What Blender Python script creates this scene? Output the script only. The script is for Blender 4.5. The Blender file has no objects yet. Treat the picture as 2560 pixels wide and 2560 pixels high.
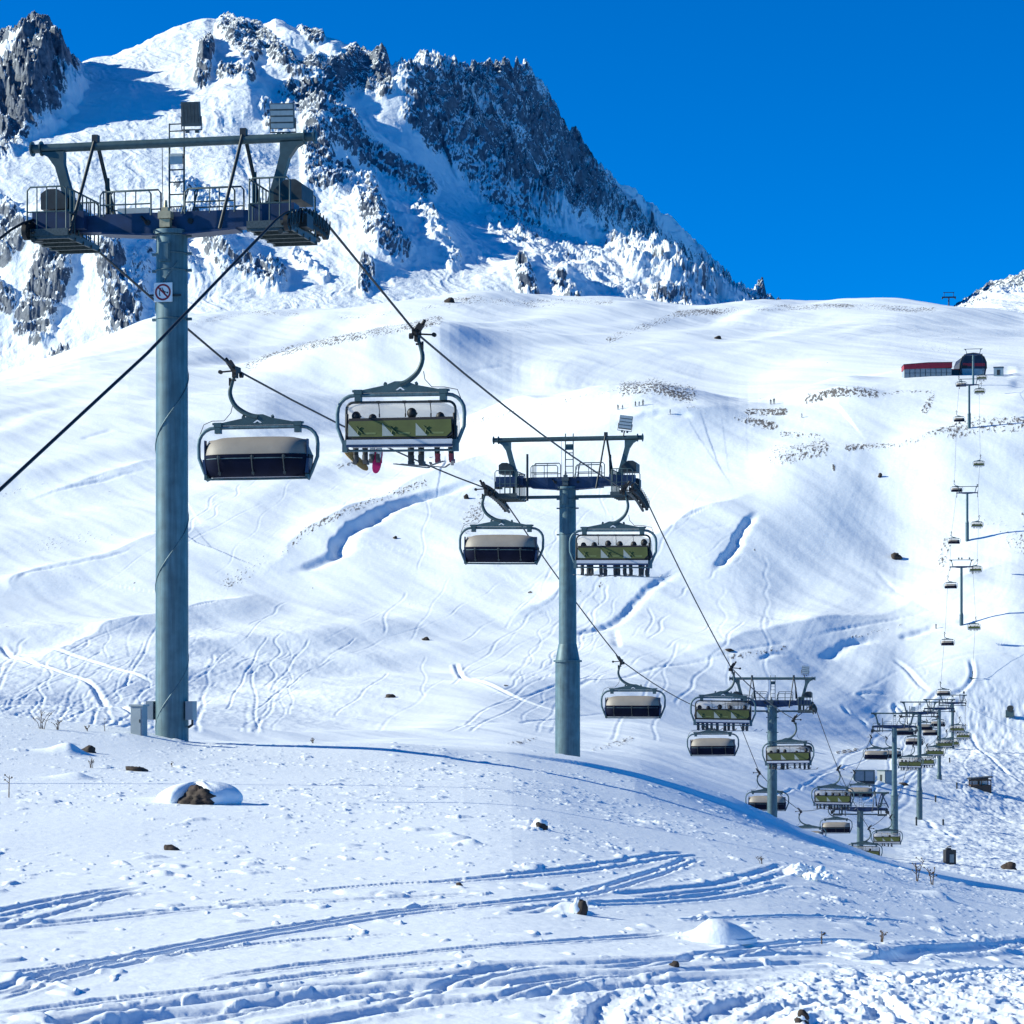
import bpy, math, random
import numpy as np
from mathutils import Vector, Matrix, Euler

R = math.radians
sc = bpy.context.scene
col = sc.collection
rnd = random.Random(11)

# ---------------------------------------------------------------- camera, sky, sun, exposure
F = 6400.0            # focal length of the photograph in its own pixels
CX, HY = 1280.0, 1700.0
cam_d = bpy.data.cameras.new('camera'); cam = bpy.data.objects.new('camera', cam_d); col.objects.link(cam)
cam_d.sensor_width = 36; cam_d.sensor_fit = 'AUTO'; cam_d.lens = 36*F/2560
cam_d.shift_y = (HY-1280)/2560
cam.location = (0, 0, 0); cam.rotation_euler = (R(90), 0, 0)
cam_d.clip_start = 0.5; cam_d.clip_end = 9000
sc.camera = cam

SUN_EL, SUN_AZ = 26.0, -88.0          # azimuth from +Y, negative to the left
sdir = Vector((math.cos(R(SUN_EL))*math.sin(R(SUN_AZ)), math.cos(R(SUN_EL))*math.cos(R(SUN_AZ)), math.sin(R(SUN_EL))))
w = bpy.data.worlds.new('World'); sc.world = w; w.use_nodes = True
nt = w.node_tree; nt.nodes.clear()
sky = nt.nodes.new('ShaderNodeTexSky'); sky.sky_type = 'NISHITA'; sky.sun_disc = False
sky.sun_elevation = R(SUN_EL); sky.sun_rotation = R(SUN_AZ)
sky.altitude = 2600; sky.air_density = 0.9; sky.dust_density = 0.0; sky.ozone_density = 5.0
tint = nt.nodes.new('ShaderNodeMix'); tint.data_type = 'RGBA'; tint.blend_type = 'MULTIPLY'
tint.inputs[0].default_value = 1.0
tint.inputs[7].default_value = (0.0, 0.52, .94, 1)
bg = nt.nodes.new('ShaderNodeBackground'); bg.inputs[1].default_value = 0.13
wo = nt.nodes.new('ShaderNodeOutputWorld')
nt.links.new(sky.outputs[0], tint.inputs[6]); nt.links.new(tint.outputs[2], bg.inputs[0]); nt.links.new(bg.outputs[0], wo.inputs[0])
sun_d = bpy.data.lights.new('sun', 'SUN'); sun_d.energy = 4.9; sun_d.angle = R(0.5); sun_d.color = (1, .99, .82)
sun = bpy.data.objects.new('sun', sun_d); col.objects.link(sun)
sun.rotation_euler = (-sdir).to_track_quat('-Z', 'Y').to_euler()
sc.view_settings.view_transform = 'Standard'; sc.view_settings.look = 'None'
sc.view_settings.exposure = 0.47; sc.view_settings.gamma = 1
sc.view_settings.use_curve_mapping = False
sc.cycles.max_bounces = 6; sc.cycles.transparent_max_bounces = 12

# ---------------------------------------------------------------- helpers
def W(px, py, D):
    return Vector(((px-CX)/F*D, D, (HY-py)/F*D))

def tag(o, label=None, cat=None, group=None, kind=None):
    if label: o['label'] = label
    if cat: o['category'] = cat
    if group: o['group'] = group
    if kind: o['kind'] = kind
    return o

def empty(name, loc, rz=0.0):
    o = bpy.data.objects.new(name, None); col.objects.link(o)
    o.empty_display_size = .2; o.location = loc; o.rotation_euler = (0, 0, rz)
    return o

def copy_tree(o, parent=None, skip=()):
    c = o.copy(); col.objects.link(c); c.parent = parent
    for ch in o.children:
        copy_tree(ch, c)
    return c

class MB:
    def __init__(s): s.v = []; s.f = []; s.sm = []
    def add(s, vs, fs, smooth=False):
        b = len(s.v); s.v += [tuple(v) for v in vs]
        s.f += [tuple(i+b for i in f) for f in fs]; s.sm += [smooth]*len(fs); return s
    def box(s, c, size, rot=None):
        x, y, z = size[0]/2, size[1]/2, size[2]/2
        vs = [Vector((a*x, b*y, d*z)) for d in (-1, 1) for b in (-1, 1) for a in (-1, 1)]
        if rot is not None:
            m = Euler(rot).to_matrix(); vs = [m @ v for v in vs]
        vs = [v+Vector(c) for v in vs]
        return s.add(vs, [(0, 2, 3, 1), (4, 5, 7, 6), (0, 1, 5, 4), (2, 6, 7, 3), (0, 4, 6, 2), (1, 3, 7, 5)])
    def tube(s, pts, r, n=8, closed=False):
        P = [Vector(p) for p in pts]; m = len(P)
        rr = list(r) if isinstance(r, (list, tuple)) else [r]*m
        vs = []; fs = []; ref = None
        for i, p in enumerate(P):
            a = P[(i-1) % m] if (closed or i > 0) else p
            b = P[(i+1) % m] if (closed or i < m-1) else p
            t = (b-a); t = t.normalized() if t.length > 1e-9 else Vector((0, 0, 1))
            if ref is None:
                ref = t.orthogonal().normalized()
            ref = (ref-t*ref.dot(t))
            ref = ref.normalized() if ref.length > 1e-6 else t.orthogonal().normalized()
            bi = t.cross(ref)
            for k in range(n):
                an = 2*math.pi*k/n
                vs.append(p+(ref*math.cos(an)+bi*math.sin(an))*rr[i])
        for i in range(m if closed else m-1):
            j = (i+1) % m
            for k in range(n):
                k2 = (k+1) % n
                fs.append((i*n+k, i*n+k2, j*n+k2, j*n+k))
        s.add(vs, fs, True)
        if not closed:
            s.add(vs[:n], [tuple(reversed(range(n)))]); s.add(vs[-n:], [tuple(range(n))])
        return s
    def cyl(s, p0, p1, r0, r1=None, n=16):
        return s.tube([p0, p1], [r0, r0 if r1 is None else r1], n)
    def prism(s, poly, y0, y1):          # polygon in xz, extruded along y
        n = len(poly)
        vs = [(x, y0, z) for x, z in poly]+[(x, y1, z) for x, z in poly]
        fs = [tuple(range(n)), tuple(reversed(range(n, 2*n)))]+[(i, i+n, (i+1) % n+n, (i+1) % n) for i in range(n)]
        return s.add(vs, fs)
    def ball(s, c, r, nu=14, nv=9):
        r = (r, r, r) if not isinstance(r, (tuple, list)) else r
        vs = [(c[0], c[1], c[2]+r[2])]; fs = []
        for i in range(1, nv):
            th = math.pi*i/nv
            for k in range(nu):
                a = 2*math.pi*k/nu
                vs.append((c[0]+r[0]*math.sin(th)*math.cos(a), c[1]+r[1]*math.sin(th)*math.sin(a), c[2]+r[2]*math.cos(th)))
        vs.append((c[0], c[1], c[2]-r[2])); L = len(vs)-1
        for k in range(nu):
            k2 = (k+1) % nu
            fs.append((0, 1+k, 1+k2))
            for i in range(nv-2):
                a = 1+i*nu
                fs.append((a+k, a+nu+k, a+nu+k2, a+k2))
            a = 1+(nv-2)*nu
            fs.append((a+k, L, a+k2))
        return s.add(vs, fs, True)
    def grid(s, P, smooth=True):         # P[i][j] points
        n, m = len(P), len(P[0])
        vs = [p for row in P for p in row]
        fs = [(i*m+j, i*m+j+1, (i+1)*m+j+1, (i+1)*m+j) for i in range(n-1) for j in range(m-1)]
        return s.add(vs, fs, smooth)
    def build(s, name, mat, parent=None, loc=None, rz=0):
        me = bpy.data.meshes.new(name); me.from_pydata(s.v, [], s.f); me.update()
        me.polygons.foreach_set('use_smooth', s.sm)
        if mat: me.materials.append(mat)
        o = bpy.data.objects.new(name, me); col.objects.link(o)
        if parent: o.parent = parent
        if loc is not None: o.location = loc
        if rz: o.rotation_euler = (0, 0, rz)
        return o

# ---------------------------------------------------------------- materials
def mat_simple(name, c, rough=.5, metal=0.0, var=.15, scale=6.0, bump=0.0, coat=0.0):
    m = bpy.data.materials.new(name); m.use_nodes = True; t = m.node_tree
    b = t.nodes['Principled BSDF']
    b.inputs['Roughness'].default_value = rough; b.inputs['Metallic'].default_value = metal
    if coat: b.inputs['Coat Weight'].default_value = coat
    tc = t.nodes.new('ShaderNodeTexCoord'); n = t.nodes.new('ShaderNodeTexNoise')
    n.inputs['Scale'].default_value = scale; n.inputs['Detail'].default_value = 6
    r = t.nodes.new('ShaderNodeValToRGB')
    r.color_ramp.elements[0].position = .3; r.color_ramp.elements[1].position = .7
    r.color_ramp.elements[0].color = (*[x*(1-var) for x in c], 1); r.color_ramp.elements[1].color = (*[min(1, x*(1+var)) for x in c], 1)
    t.links.new(tc.outputs['Object'], n.inputs['Vector']); t.links.new(n.outputs[0], r.inputs[0]); t.links.new(r.outputs[0], b.inputs['Base Color'])
    if bump:
        bp = t.nodes.new('ShaderNodeBump'); bp.inputs['Strength'].default_value = bump; bp.inputs['Distance'].default_value = .02
        t.links.new(n.outputs[0], bp.inputs['Height']); t.links.new(bp.outputs[0], b.inputs['Normal'])
    return m

def vary(m, lo=.82, hi=1.12):
    # every copy of a part has aged a little differently
    t = m.node_tree; b = t.nodes['Principled BSDF']; old = b.inputs['Base Color'].links[0].from_socket
    oi = t.nodes.new('ShaderNodeObjectInfo'); mr = t.nodes.new('ShaderNodeMapRange'); mr.inputs[3].default_value = lo; mr.inputs[4].default_value = hi
    mx = t.nodes.new('ShaderNodeVectorMath'); mx.operation = 'SCALE'
    t.links.new(oi.outputs['Random'], mr.inputs[0]); t.links.new(old, mx.inputs[0]); t.links.new(mr.outputs[0], mx.inputs['Scale']); t.links.new(mx.outputs[0], b.inputs['Base Color'])
def mat_steel():
    m = mat_simple('galvanised_steel', (.080, .145, .17), .5, .2, .22, 3.0)
    t = m.node_tree; b = t.nodes['Principled BSDF']
    # spangle and vertical run marks of weathered zinc
    tc = t.nodes['Texture Coordinate']; mp = t.nodes.new('ShaderNodeMapping'); mp.inputs['Scale'].default_value = (9, 9, .5)
    n = t.nodes.new('ShaderNodeTexNoise'); n.inputs['Scale'].default_value = 1.6; n.inputs['Detail'].default_value = 5
    mx = t.nodes.new('ShaderNodeMix'); mx.data_type = 'RGBA'; mx.blend_type = 'MULTIPLY'; mx.inputs[0].default_value = .6
    rp = t.nodes.new('ShaderNodeValToRGB'); rp.color_ramp.elements[0].position = .35; rp.color_ramp.elements[1].position = .65
    rp.color_ramp.elements[0].color = (.6, .63, .66, 1); rp.color_ramp.elements[1].color = (1.15, 1.15, 1.15, 1)
    old = b.inputs['Base Color'].links[0].from_socket
    t.links.new(tc.outputs['Object'], mp.inputs[0]); t.links.new(mp.outputs[0], n.inputs['Vector']); t.links.new(n.outputs[0], rp.inputs[0])
    t.links.new(old, mx.inputs[6]); t.links.new(rp.outputs[0], mx.inputs[7]); t.links.new(mx.outputs[2], b.inputs['Base Color'])
    return m

M = {}
M['steel'] = mat_steel()
M['darksteel'] = mat_simple('dark_steel', (.03, .038, .042), .5, .3, .3, 5)
M['teal'] = mat_simple('grey_green_paint', (.045, .085, .095), .45, .1, .2, 6)
M['navy'] = mat_simple('navy_paint', (.007, .026, .085), .45, .0, .25, 4)
M['black'] = mat_simple('black_rubber', (.006, .006, .008), .6, 0, .2, 9)
M['cable'] = mat_simple('wire_rope', (.018, .02, .025), .55, .4, .25, 60)
M['grate'] = mat_simple('grating', (.07, .09, .095), .5, .4, .3, 20)
M['brass'] = mat_simple('brass', (.45, .38, .24), .5, .3, .2, 10)
M['white'] = mat_simple('white_enamel', (.78, .78, .78), .4, 0, .05, 10)
M['red'] = mat_simple('red_enamel', (.26, .010, .02), .4, 0, .1, 10)
M['signblack'] = mat_simple('sign_black', (.02, .02, .02), .5, 0, .1, 10)
M['lampglass'] = mat_simple('lamp_glass', (.48, .51, .50), .25, 0, .1, 10)
M['lampgrey'] = mat_simple('lamp_housing', (.12, .13, .13), .5, .2, .2, 10)
M['hood'] = mat_simple('beige_hood', (.27, .24, .205), .6, 0, .08, 3)
M['darkglass'] = mat_simple('dark_bubble_window', (.004, .006, .02), .5, 0, .2, 3)
M['darkglass'].node_tree.nodes['Principled BSDF'].inputs['Specular IOR Level'].default_value = .08
M['green'] = mat_simple('green_backrest', (.068, .088, .017), .6, 0, .18, 2.5)
M['palegreen'] = mat_simple('pale_green_print', (.12, .155, .055), .6, 0, .15, 8)
M['darkgreen'] = mat_simple('dark_green_print', (.05, .08, .025), .6, 0, .15, 8)
M['banner'] = mat_simple('banner_white', (.27, .31, .30), .6, 0, .08, 6)
M['seatgrey'] = mat_simple('pale_seat_shell', (.55, .56, .60), .5, 0, .08, 4)
M['bargrey'] = mat_simple('grey_cabinet', (.24, .29, .32), .5, .1, .1, 4)
M['wood'] = mat_simple('weathered_boards', (.10, .065, .045), .8, 0, .35, 8, .4)
M['roofred'] = mat_simple('red_fascia', (.30, .012, .03), .5, 0, .15, 1)
M['facade'] = mat_simple('grey_glazing', (.24, .31, .35), .3, .1, .2, .6)
M['cabin'] = mat_simple('cabin_panel', (.24, .28, .31), .55, 0, .12, 1.5)
M['domeglass'] = mat_simple('dark_dome_glass', (.012, .016, .04), .4, 0, .4, .5)
for k_ in ('hood', 'green', 'seatgrey', 'steel', 'teal'): vary(M[k_])
M['twig'] = mat_simple('dry_twig', (.09, .06, .04), .8, 0, .3, 40)
for k, c in dict(cloth_black=(.012, .012, .015), cloth_navy=(.02, .03, .09), cloth_grey=(.22, .23, .25), cloth_tan=(.50, .30, .12),
                 cloth_white=(.6, .62, .65), cloth_red=(.4, .03, .04), helmet=(.012, .012, .014), skin=(.45, .28, .2), boot=(.05, .05, .055),
                 boot_red=(.30, .04, .06), board_pink=(.65, .01, .13), board_tan=(.55, .33, .12), ski=(.10, .11, .13), ski_white=(.6, .62, .66)).items():
    M[k] = mat_simple(k, c, .6, 0, .15, 12)

def mat_bubble():
    m = bpy.data.materials.new('tinted_bubble'); m.use_nodes = True; t = m.node_tree; t.nodes.clear()
    out = t.nodes.new('ShaderNodeOutputMaterial'); mx = t.nodes.new('ShaderNodeMixShader'); mx.inputs[0].default_value = .55
    tr = t.nodes.new('ShaderNodeBsdfTransparent'); tr.inputs[0].default_value = (.93, .9, .86, 1)
    m2 = t.nodes.new('ShaderNodeMixShader'); m2.inputs[0].default_value = .5
    di = t.nodes.new('ShaderNodeBsdfDiffuse'); di.inputs[0].default_value = (.62, .60, .57, 1)
    tl = t.nodes.new('ShaderNodeBsdfTranslucent'); tl.inputs[0].default_value = (.8, .76, .7, 1)
    n = t.nodes.new('ShaderNodeTexNoise'); n.inputs['Scale'].default_value = 1.5
    ma = t.nodes.new('ShaderNodeMath'); ma.operation = 'MULTIPLY_ADD'; ma.inputs[1].default_value = .2; ma.inputs[2].default_value = .45
    t.links.new(n.outputs[0], ma.inputs[0]); t.links.new(ma.outputs[0], mx.inputs[0])
    t.links.new(di.outputs[0], m2.inputs[1]); t.links.new(tl.outputs[0], m2.inputs[2])
    t.links.new(tr.outputs[0], mx.inputs[1]); t.links.new(m2.outputs[0], mx.inputs[2]); t.links.new(mx.outputs[0], out.inputs[0])
    return m
M['bubble'] = mat_bubble()

def mat_snow(name, rock_c0, rock_c1, grain, bump, rock_scale):
    m = bpy.data.materials.new(name); m.use_nodes = True; t = m.node_tree
    b = t.nodes['Principled BSDF']; b.inputs['Roughness'].default_value = .62
    b.inputs['Specular IOR Level'].default_value = .25
    geo = t.nodes.new('ShaderNodeNewGeometry')
    at = t.nodes.new('ShaderNodeAttribute'); at.attribute_name = 'rock'
    n1 = t.nodes.new('ShaderNodeTexNoise'); n1.inputs['Scale'].default_value = rock_scale; n1.inputs['Detail'].default_value = 8; n1.inputs['Roughness'].default_value = .65
    t.links.new(geo.outputs['Position'], n1.inputs['Vector'])
    rr = t.nodes.new('ShaderNodeValToRGB')
    rr.color_ramp.elements[0].position = .35; rr.color_ramp.elements[1].position = .68
    rr.color_ramp.elements[0].color = (*rock_c0, 1); rr.color_ramp.elements[1].color = (*rock_c1, 1)
    t.links.new(n1.outputs[0], rr.inputs[0])
    # broken edge between rock and snow
    ad = t.nodes.new('ShaderNodeMath'); ad.operation = 'MULTIPLY_ADD'; ad.inputs[1].default_value = .9; ad.inputs[2].default_value = -.45
    n2 = t.nodes.new('ShaderNodeTexNoise'); n2.inputs['Scale'].default_value = rock_scale*2.7; n2.inputs['Detail'].default_value = 6; n2.inputs['Roughness'].default_value = .7
    t.links.new(geo.outputs['Position'], n2.inputs['Vector']); t.links.new(n2.outputs[0], ad.inputs[0])
    su = t.nodes.new('ShaderNodeMath'); su.operation = 'ADD'
    t.links.new(at.outputs['Fac'], su.inputs[0]); t.links.new(ad.outputs[0], su.inputs[1])
    mr = t.nodes.new('ShaderNodeMapRange'); mr.interpolation_type = 'SMOOTHSTEP'; mr.inputs[1].default_value = .42; mr.inputs[2].default_value = .58
    t.links.new(su.outputs[0], mr.inputs[0])
    sn = t.nodes.new('ShaderNodeTexNoise'); sn.inputs['Scale'].default_value = grain; sn.inputs['Detail'].default_value = 8; sn.inputs['Roughness'].default_value = .6
    t.links.new(geo.outputs['Position'], sn.inputs['Vector'])
    sr = t.nodes.new('ShaderNodeValToRGB')
    sr.color_ramp.elements[0].position = .3; sr.color_ramp.elements[1].position = .7
    sr.color_ramp.elements[0].color = (.80, .86, .90, 1); sr.color_ramp.elements[1].color = (.87, .92, .945, 1)
    t.links.new(sn.outputs[0], sr.inputs[0])
    mx = t.nodes.new('ShaderNodeMix'); mx.data_type = 'RGBA'
    t.links.new(mr.outputs[0], mx.inputs[0]); t.links.new(sr.outputs[0], mx.inputs[6]); t.links.new(rr.outputs[0], mx.inputs[7])
    t.links.new(mx.outputs[2], b.inputs['Base Color'])
    bp = t.nodes.new('ShaderNodeBump'); bp.inputs['Strength'].default_value = bump; bp.inputs['Distance'].default_value = .6/grain
    t.links.new(sn.outputs[0], bp.inputs['Height']); t.links.new(bp.outputs[0], b.inputs['Normal'])
    return m
M['snow_near'] = mat_snow('snow_near', (.05, .035, .025), (.2, .15, .11), 6.0, .18, 3)
M['snow_hill'] = mat_snow('snow_hill', (.08, .075, .07), (.26, .24, .22), .8, .12, .6)
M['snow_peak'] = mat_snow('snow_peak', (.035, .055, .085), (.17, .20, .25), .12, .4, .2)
M['rock'] = mat_simple('brown_rock', (.040, .028, .022), .85, 0, .6, 9, .8)
M['snowcap'] = mat_snow('snow_cap', (.05, .035, .025), (.2, .15, .11), 12.0, .25, 3)
# ---------------------------------------------------------------- terrain mathematics
def _hash(ix, iy, seed):
    h = (ix.astype(np.int64)*374761393+iy.astype(np.int64)*668265263+seed*974634541) & 0xFFFFFFFF
    h = ((h ^ (h >> 13))*1274126177) & 0xFFFFFFFF
    return (h ^ (h >> 16)) & 0xFFFF

def perlin(x, y, seed=0):
    ix = np.floor(x); iy = np.floor(y); fx = x-ix; fy = y-iy
    u = fx*fx*fx*(fx*(fx*6-15)+10); v = fy*fy*fy*(fy*(fy*6-15)+10)
    def g(a, b):
        an = _hash(ix+a, iy+b, seed)*(2*math.pi/65536.0)
        return np.cos(an)*(fx-a)+np.sin(an)*(fy-b)
    a = g(0, 0); b = g(1, 0); c = g(0, 1); d = g(1, 1)
    return ((a+(b-a)*u)*(1-v)+(c+(d-c)*u)*v)*1.5

def fbm(x, y, octv, seed=0, gain=.5, ridged=False):
    s = 0; a = 1.0; f = 1.0; tot = 0
    for k in range(octv):
        n = perlin(x*f+17.3*k, y*f-9.1*k, seed+k)
        if ridged: n = 1-2*np.abs(n)
        s = s+n*a; tot += a; a *= gain; f *= 2.03
    return s/tot

def sstep(a, b, x):
    t = np.clip((x-a)/(b-a), 0, 1); return t*t*(3-2*t)

def lin(pts, u):
    p = np.array(pts, float); return np.interp(u, p[:, 0], p[:, 1])

def smooth_lin(pts, u, wdt=40):
    return (lin(pts, u-wdt)+lin(pts, u-wdt/2)+2*lin(pts, u)+lin(pts, u+wdt/2)+lin(pts, u+wdt))/6

def pchip_cols(DK, ZK, Dq):
    """DK, ZK: (K, n) knots per column; Dq: (rows,) or (rows, n); returns (rows, n)"""
    K, n = DK.shape
    h = np.diff(DK, axis=0); d = np.diff(ZK, axis=0)/h
    m = np.zeros_like(DK)
    m[0] = d[0]; m[-1] = d[-1]
    for k in range(1, K-1):
        s = d[k-1]*d[k] > 0
        w1 = 2*h[k]+h[k-1]; w2 = h[k]+2*h[k-1]
        with np.errstate(divide='ignore', invalid='ignore'):
            mm = (w1+w2)/(w1/d[k-1]+w2/d[k])
        m[k] = np.where(s, np.nan_to_num(mm), 0)
    if Dq.ndim == 1: Dq = np.repeat(Dq[:, None], n, 1)
    out = np.zeros_like(Dq)
    for k in range(K-1):
        lo = -1e9 if k == 0 else DK[k]; hi = 1e9 if k == K-2 else DK[k+1]
        sel = (Dq >= lo) & (Dq < hi)
        t = np.clip((Dq-DK[k])/h[k], -.5 if k == 0 else 0, 1.5 if k == K-2 else 1)
        t2 = t*t; t3 = t2*t
        v = ZK[k]*(2*t3-3*t2+1)+h[k]*m[k]*(t3-2*t2+t)+ZK[k+1]*(-2*t3+3*t2)+h[k]*m[k+1]*(t3-t2)
        out = np.where(sel, v, out)
    return out

class Ter:
    """a terrain sheet: columns fan out from the viewpoint, rows run away from it"""
    def __init__(s, U, D, Z):
        s.U = U; s.D = D if D.ndim == 2 else np.repeat(D[:, None], len(U), 1); s.Z = Z
        s.X = (U[None, :]-CX)/F*s.D
        s.rock = np.zeros_like(Z)
    def hit(s, px, py):
        """first point of the sheet met by the ray through photo pixel (px, py)"""
        j = int(np.argmin(np.abs(s.U-px))); yy = HY-s.Z[:, j]/s.D[:, j]*F
        i = np.argmax(yy <= py)
        if yy[i] > py: i = len(yy)-1
        if i == 0: return float(s.D[0, j])
        a, b = yy[i-1], yy[i]; t = (a-py)/(a-b) if a != b else 0
        return float(s.D[i-1, j]+(s.D[i, j]-s.D[i-1, j])*min(1, max(0, t)))
    def zat(s, px, D):
        j = int(np.clip(np.searchsorted(s.U, px), 1, len(s.U)-1)); t = (px-s.U[j-1])/(s.U[j]-s.U[j-1])
        a = np.interp(D, s.D[:, j-1], s.Z[:, j-1]); b = np.interp(D, s.D[:, j], s.Z[:, j])
        return float(a+(b-a)*t)
    def world(s, pts, sub=1, jump=0):
        out = []
        last = None
        for px, py in pts:
            D = s.hit(px, py)
            if jump and last and abs(D-last) > jump: continue      # the ray slipped past a crest
            last = D; out.append(((px-CX)/F*D, D))
        P = np.array(out)
        if sub > 1 and len(P) > 2:        # Catmull-Rom in plan
            Q = []
            for i in range(len(P)-1):
                p0 = P[max(i-1, 0)]; p1 = P[i]; p2 = P[i+1]; p3 = P[min(i+2, len(P)-1)]
                for k in range(sub):
                    t = k/sub
                    Q.append(.5*((2*p1)+(-p0+p2)*t+(2*p0-5*p1+4*p2-p3)*t*t+(-p0+3*p1-3*p2+p3)*t**3))
            Q.append(P[-1]); P = np.array(Q)
        return P
    def dist(s, P, rmax):
        """distance to polyline, signed side (+ right looking along it), arc position; only within rmax"""
        best = np.full(s.Z.shape, 1e9); side = np.zeros_like(best); arc = np.zeros_like(best)
        L = 0.0
        for a, b in zip(P[:-1], P[1:]):
            d = b-a; ln = float(np.hypot(*d))
            if ln < 1e-6: continue
            x0, x1 = min(a[0], b[0])-rmax, max(a[0], b[0])+rmax
            y0, y1 = min(a[1], b[1])-rmax, max(a[1], b[1])+rmax
            r = np.where((s.D.max(1) >= y0) & (s.D.min(1) <= y1))[0]
            if len(r):
                r0, r1 = r[0], r[-1]+1
                Xs = s.X[r0:r1]; c = np.where((Xs.max(0) >= x0) & (Xs.min(0) <= x1))[0]
                if len(c):
                    c0, c1 = c[0], c[-1]+1
                    X = s.X[r0:r1, c0:c1]; Y = s.D[r0:r1, c0:c1]
                    t = np.clip(((X-a[0])*d[0]+(Y-a[1])*d[1])/ln**2, 0, 1)
                    dd = np.hypot(X-a[0]-t*d[0], Y-a[1]-t*d[1])
                    cr = (Y-a[1])*d[0]-(X-a[0])*d[1]
                    bb = best[r0:r1, c0:c1]; q = dd < bb
                    bb[q] = dd[q]; side[r0:r1, c0:c1][q] = np.sign(cr[q]); arc[r0:r1, c0:c1][q] = (L+t*ln)[q]
            L += ln
        return best, -side, arc, L      # side > 0 on the right of the walking direction
    def normals(s):
        gx = np.gradient(s.X, axis=1); gz = np.gradient(s.Z, axis=1); gdx = np.gradient(s.D, axis=1)
        rx = np.gradient(s.X, axis=0); ry = np.gradient(s.D, axis=0); rz = np.gradient(s.Z, axis=0)
        nx = gdx*rz-gz*ry; ny = gz*rx-gx*rz; nz = gx*ry-gdx*rx
        l = np.sqrt(nx*nx+ny*ny+nz*nz)+1e-12
        return nx/l, ny/l, nz/l
    def build(s, name, mat, kind='structure'):
        n, m = s.Z.shape
        co = np.empty((n*m, 3), np.float32); co[:, 0] = s.X.ravel(); co[:, 1] = s.D.ravel(); co[:, 2] = s.Z.ravel()
        i = np.arange((n-1)*(m-1)); r = i//(m-1); c = i % (m-1); a = r*m+c
        q = np.stack([a, a+1, a+m+1, a+m], 1).astype(np.int32)
        me = bpy.data.meshes.new(name)
        me.vertices.add(n*m); me.vertices.foreach_set('co', co.ravel())
        me.loops.add(q.size); me.loops.foreach_set('vertex_index', q.ravel())
        me.polygons.add(len(q)); me.polygons.foreach_set('loop_start', np.arange(0, q.size, 4, dtype=np.int32))
        me.polygons.foreach_set('use_smooth', np.ones(len(q), bool))
        me.update(calc_edges=True)
        at = me.attributes.new('rock', 'FLOAT', 'POINT'); at.data.foreach_set('value', s.rock.astype(np.float32).ravel())
        me.materials.append(mat)
        o = bpy.data.objects.new(name, me); col.objects.link(o); o['kind'] = kind
        return o

def px_mask(T, strokes, scale=1.325):
    """soft mask round strokes given in photo pixels / scale; radius in the same unit"""
    u = np.repeat(T.U[None, :], T.Z.shape[0], 0)/scale; v = (HY-T.Z/T.D*F)/scale
    m = np.zeros_like(T.Z)
    for pts, rad, st in strokes:
        b = np.full(m.shape, 1e9)
        x0 = min(p[0] for p in pts)-2*rad; x1 = max(p[0] for p in pts)+2*rad
        c = np.where((u[0] >= x0) & (u[0] <= x1))[0]
        if not len(c): continue
        c0, c1 = c[0], c[-1]+1; uu = u[:, c0:c1]; vv = v[:, c0:c1]; bb = b[:, c0:c1]
        for (ax, ay), (bx, by) in zip(pts[:-1], pts[1:]):
            dx, dy = bx-ax, by-ay; l2 = dx*dx+dy*dy+1e-9
            t = np.clip(((uu-ax)*dx+(vv-ay)*dy)/l2, 0, 1)
            np.minimum(bb, np.hypot(uu-ax-t*dx, vv-ay-t*dy), out=bb)
        m[:, c0:c1] = np.maximum(m[:, c0:c1], st*np.clip(1.5-bb/rad, 0, 1))
    return m

# ================================================================ far mountain
Um = np.concatenate([np.linspace(-900, -60, 120, endpoint=False), np.linspace(-60, 2620, 1250), np.linspace(2625, 3500, 100)])
ud = Um/1.325
SIL = [(-600, 120), (-200, 80), (0, 62), (30, 60), (75, 53), (92, 70), (97, 100), (125, 110), (165, 110), (210, 105), (270, 80), (330, 50), (380, 35), (435, 28), (470, 32), (495, 45), (520, 35), (545, 42), (565, 50), (605, 58), (640, 75), (690, 90), (720, 105), (745, 120), (770, 115), (800, 98), (820, 95), (850, 108), (880, 117), (930, 115), (965, 112), (1000, 122), (1020, 150), (1045, 190), (1070, 230), (1100, 265), (1130, 300), (1160, 340), (1190, 352), (1230, 385), (1280, 420), (1330, 470), (1380, 520), (1420, 548), (1445, 550), (1470, 565), (1490, 582), (1600, 650), (1740, 640), (1790, 585), (1832, 556), (1870, 530), (1900, 524), (1932, 512), (2000, 480), (2600, 450)]
yS = lin(SIL, ud)*1.325
DS = lin([(-600, 2150), (0, 2150), (430, 2250), (700, 2210), (800, 2178), (900, 2192), (1000, 2222), (1100, 2290), (1200, 2370), (1300, 2460), (1400, 2540), (1490, 2600), (1650, 2400), (1932, 2230), (2600, 2230)], ud)
DA = lin([(-600, 2050), (0, 2050), (430, 2080), (700, 2070), (800, 2085), (900, 2112), (1000, 2152), (1100, 2205), (1200, 2272), (1300, 2352), (1400, 2425), (1490, 2480), (1650, 2250), (1932, 2100), (2600, 2100)], ud)
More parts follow.
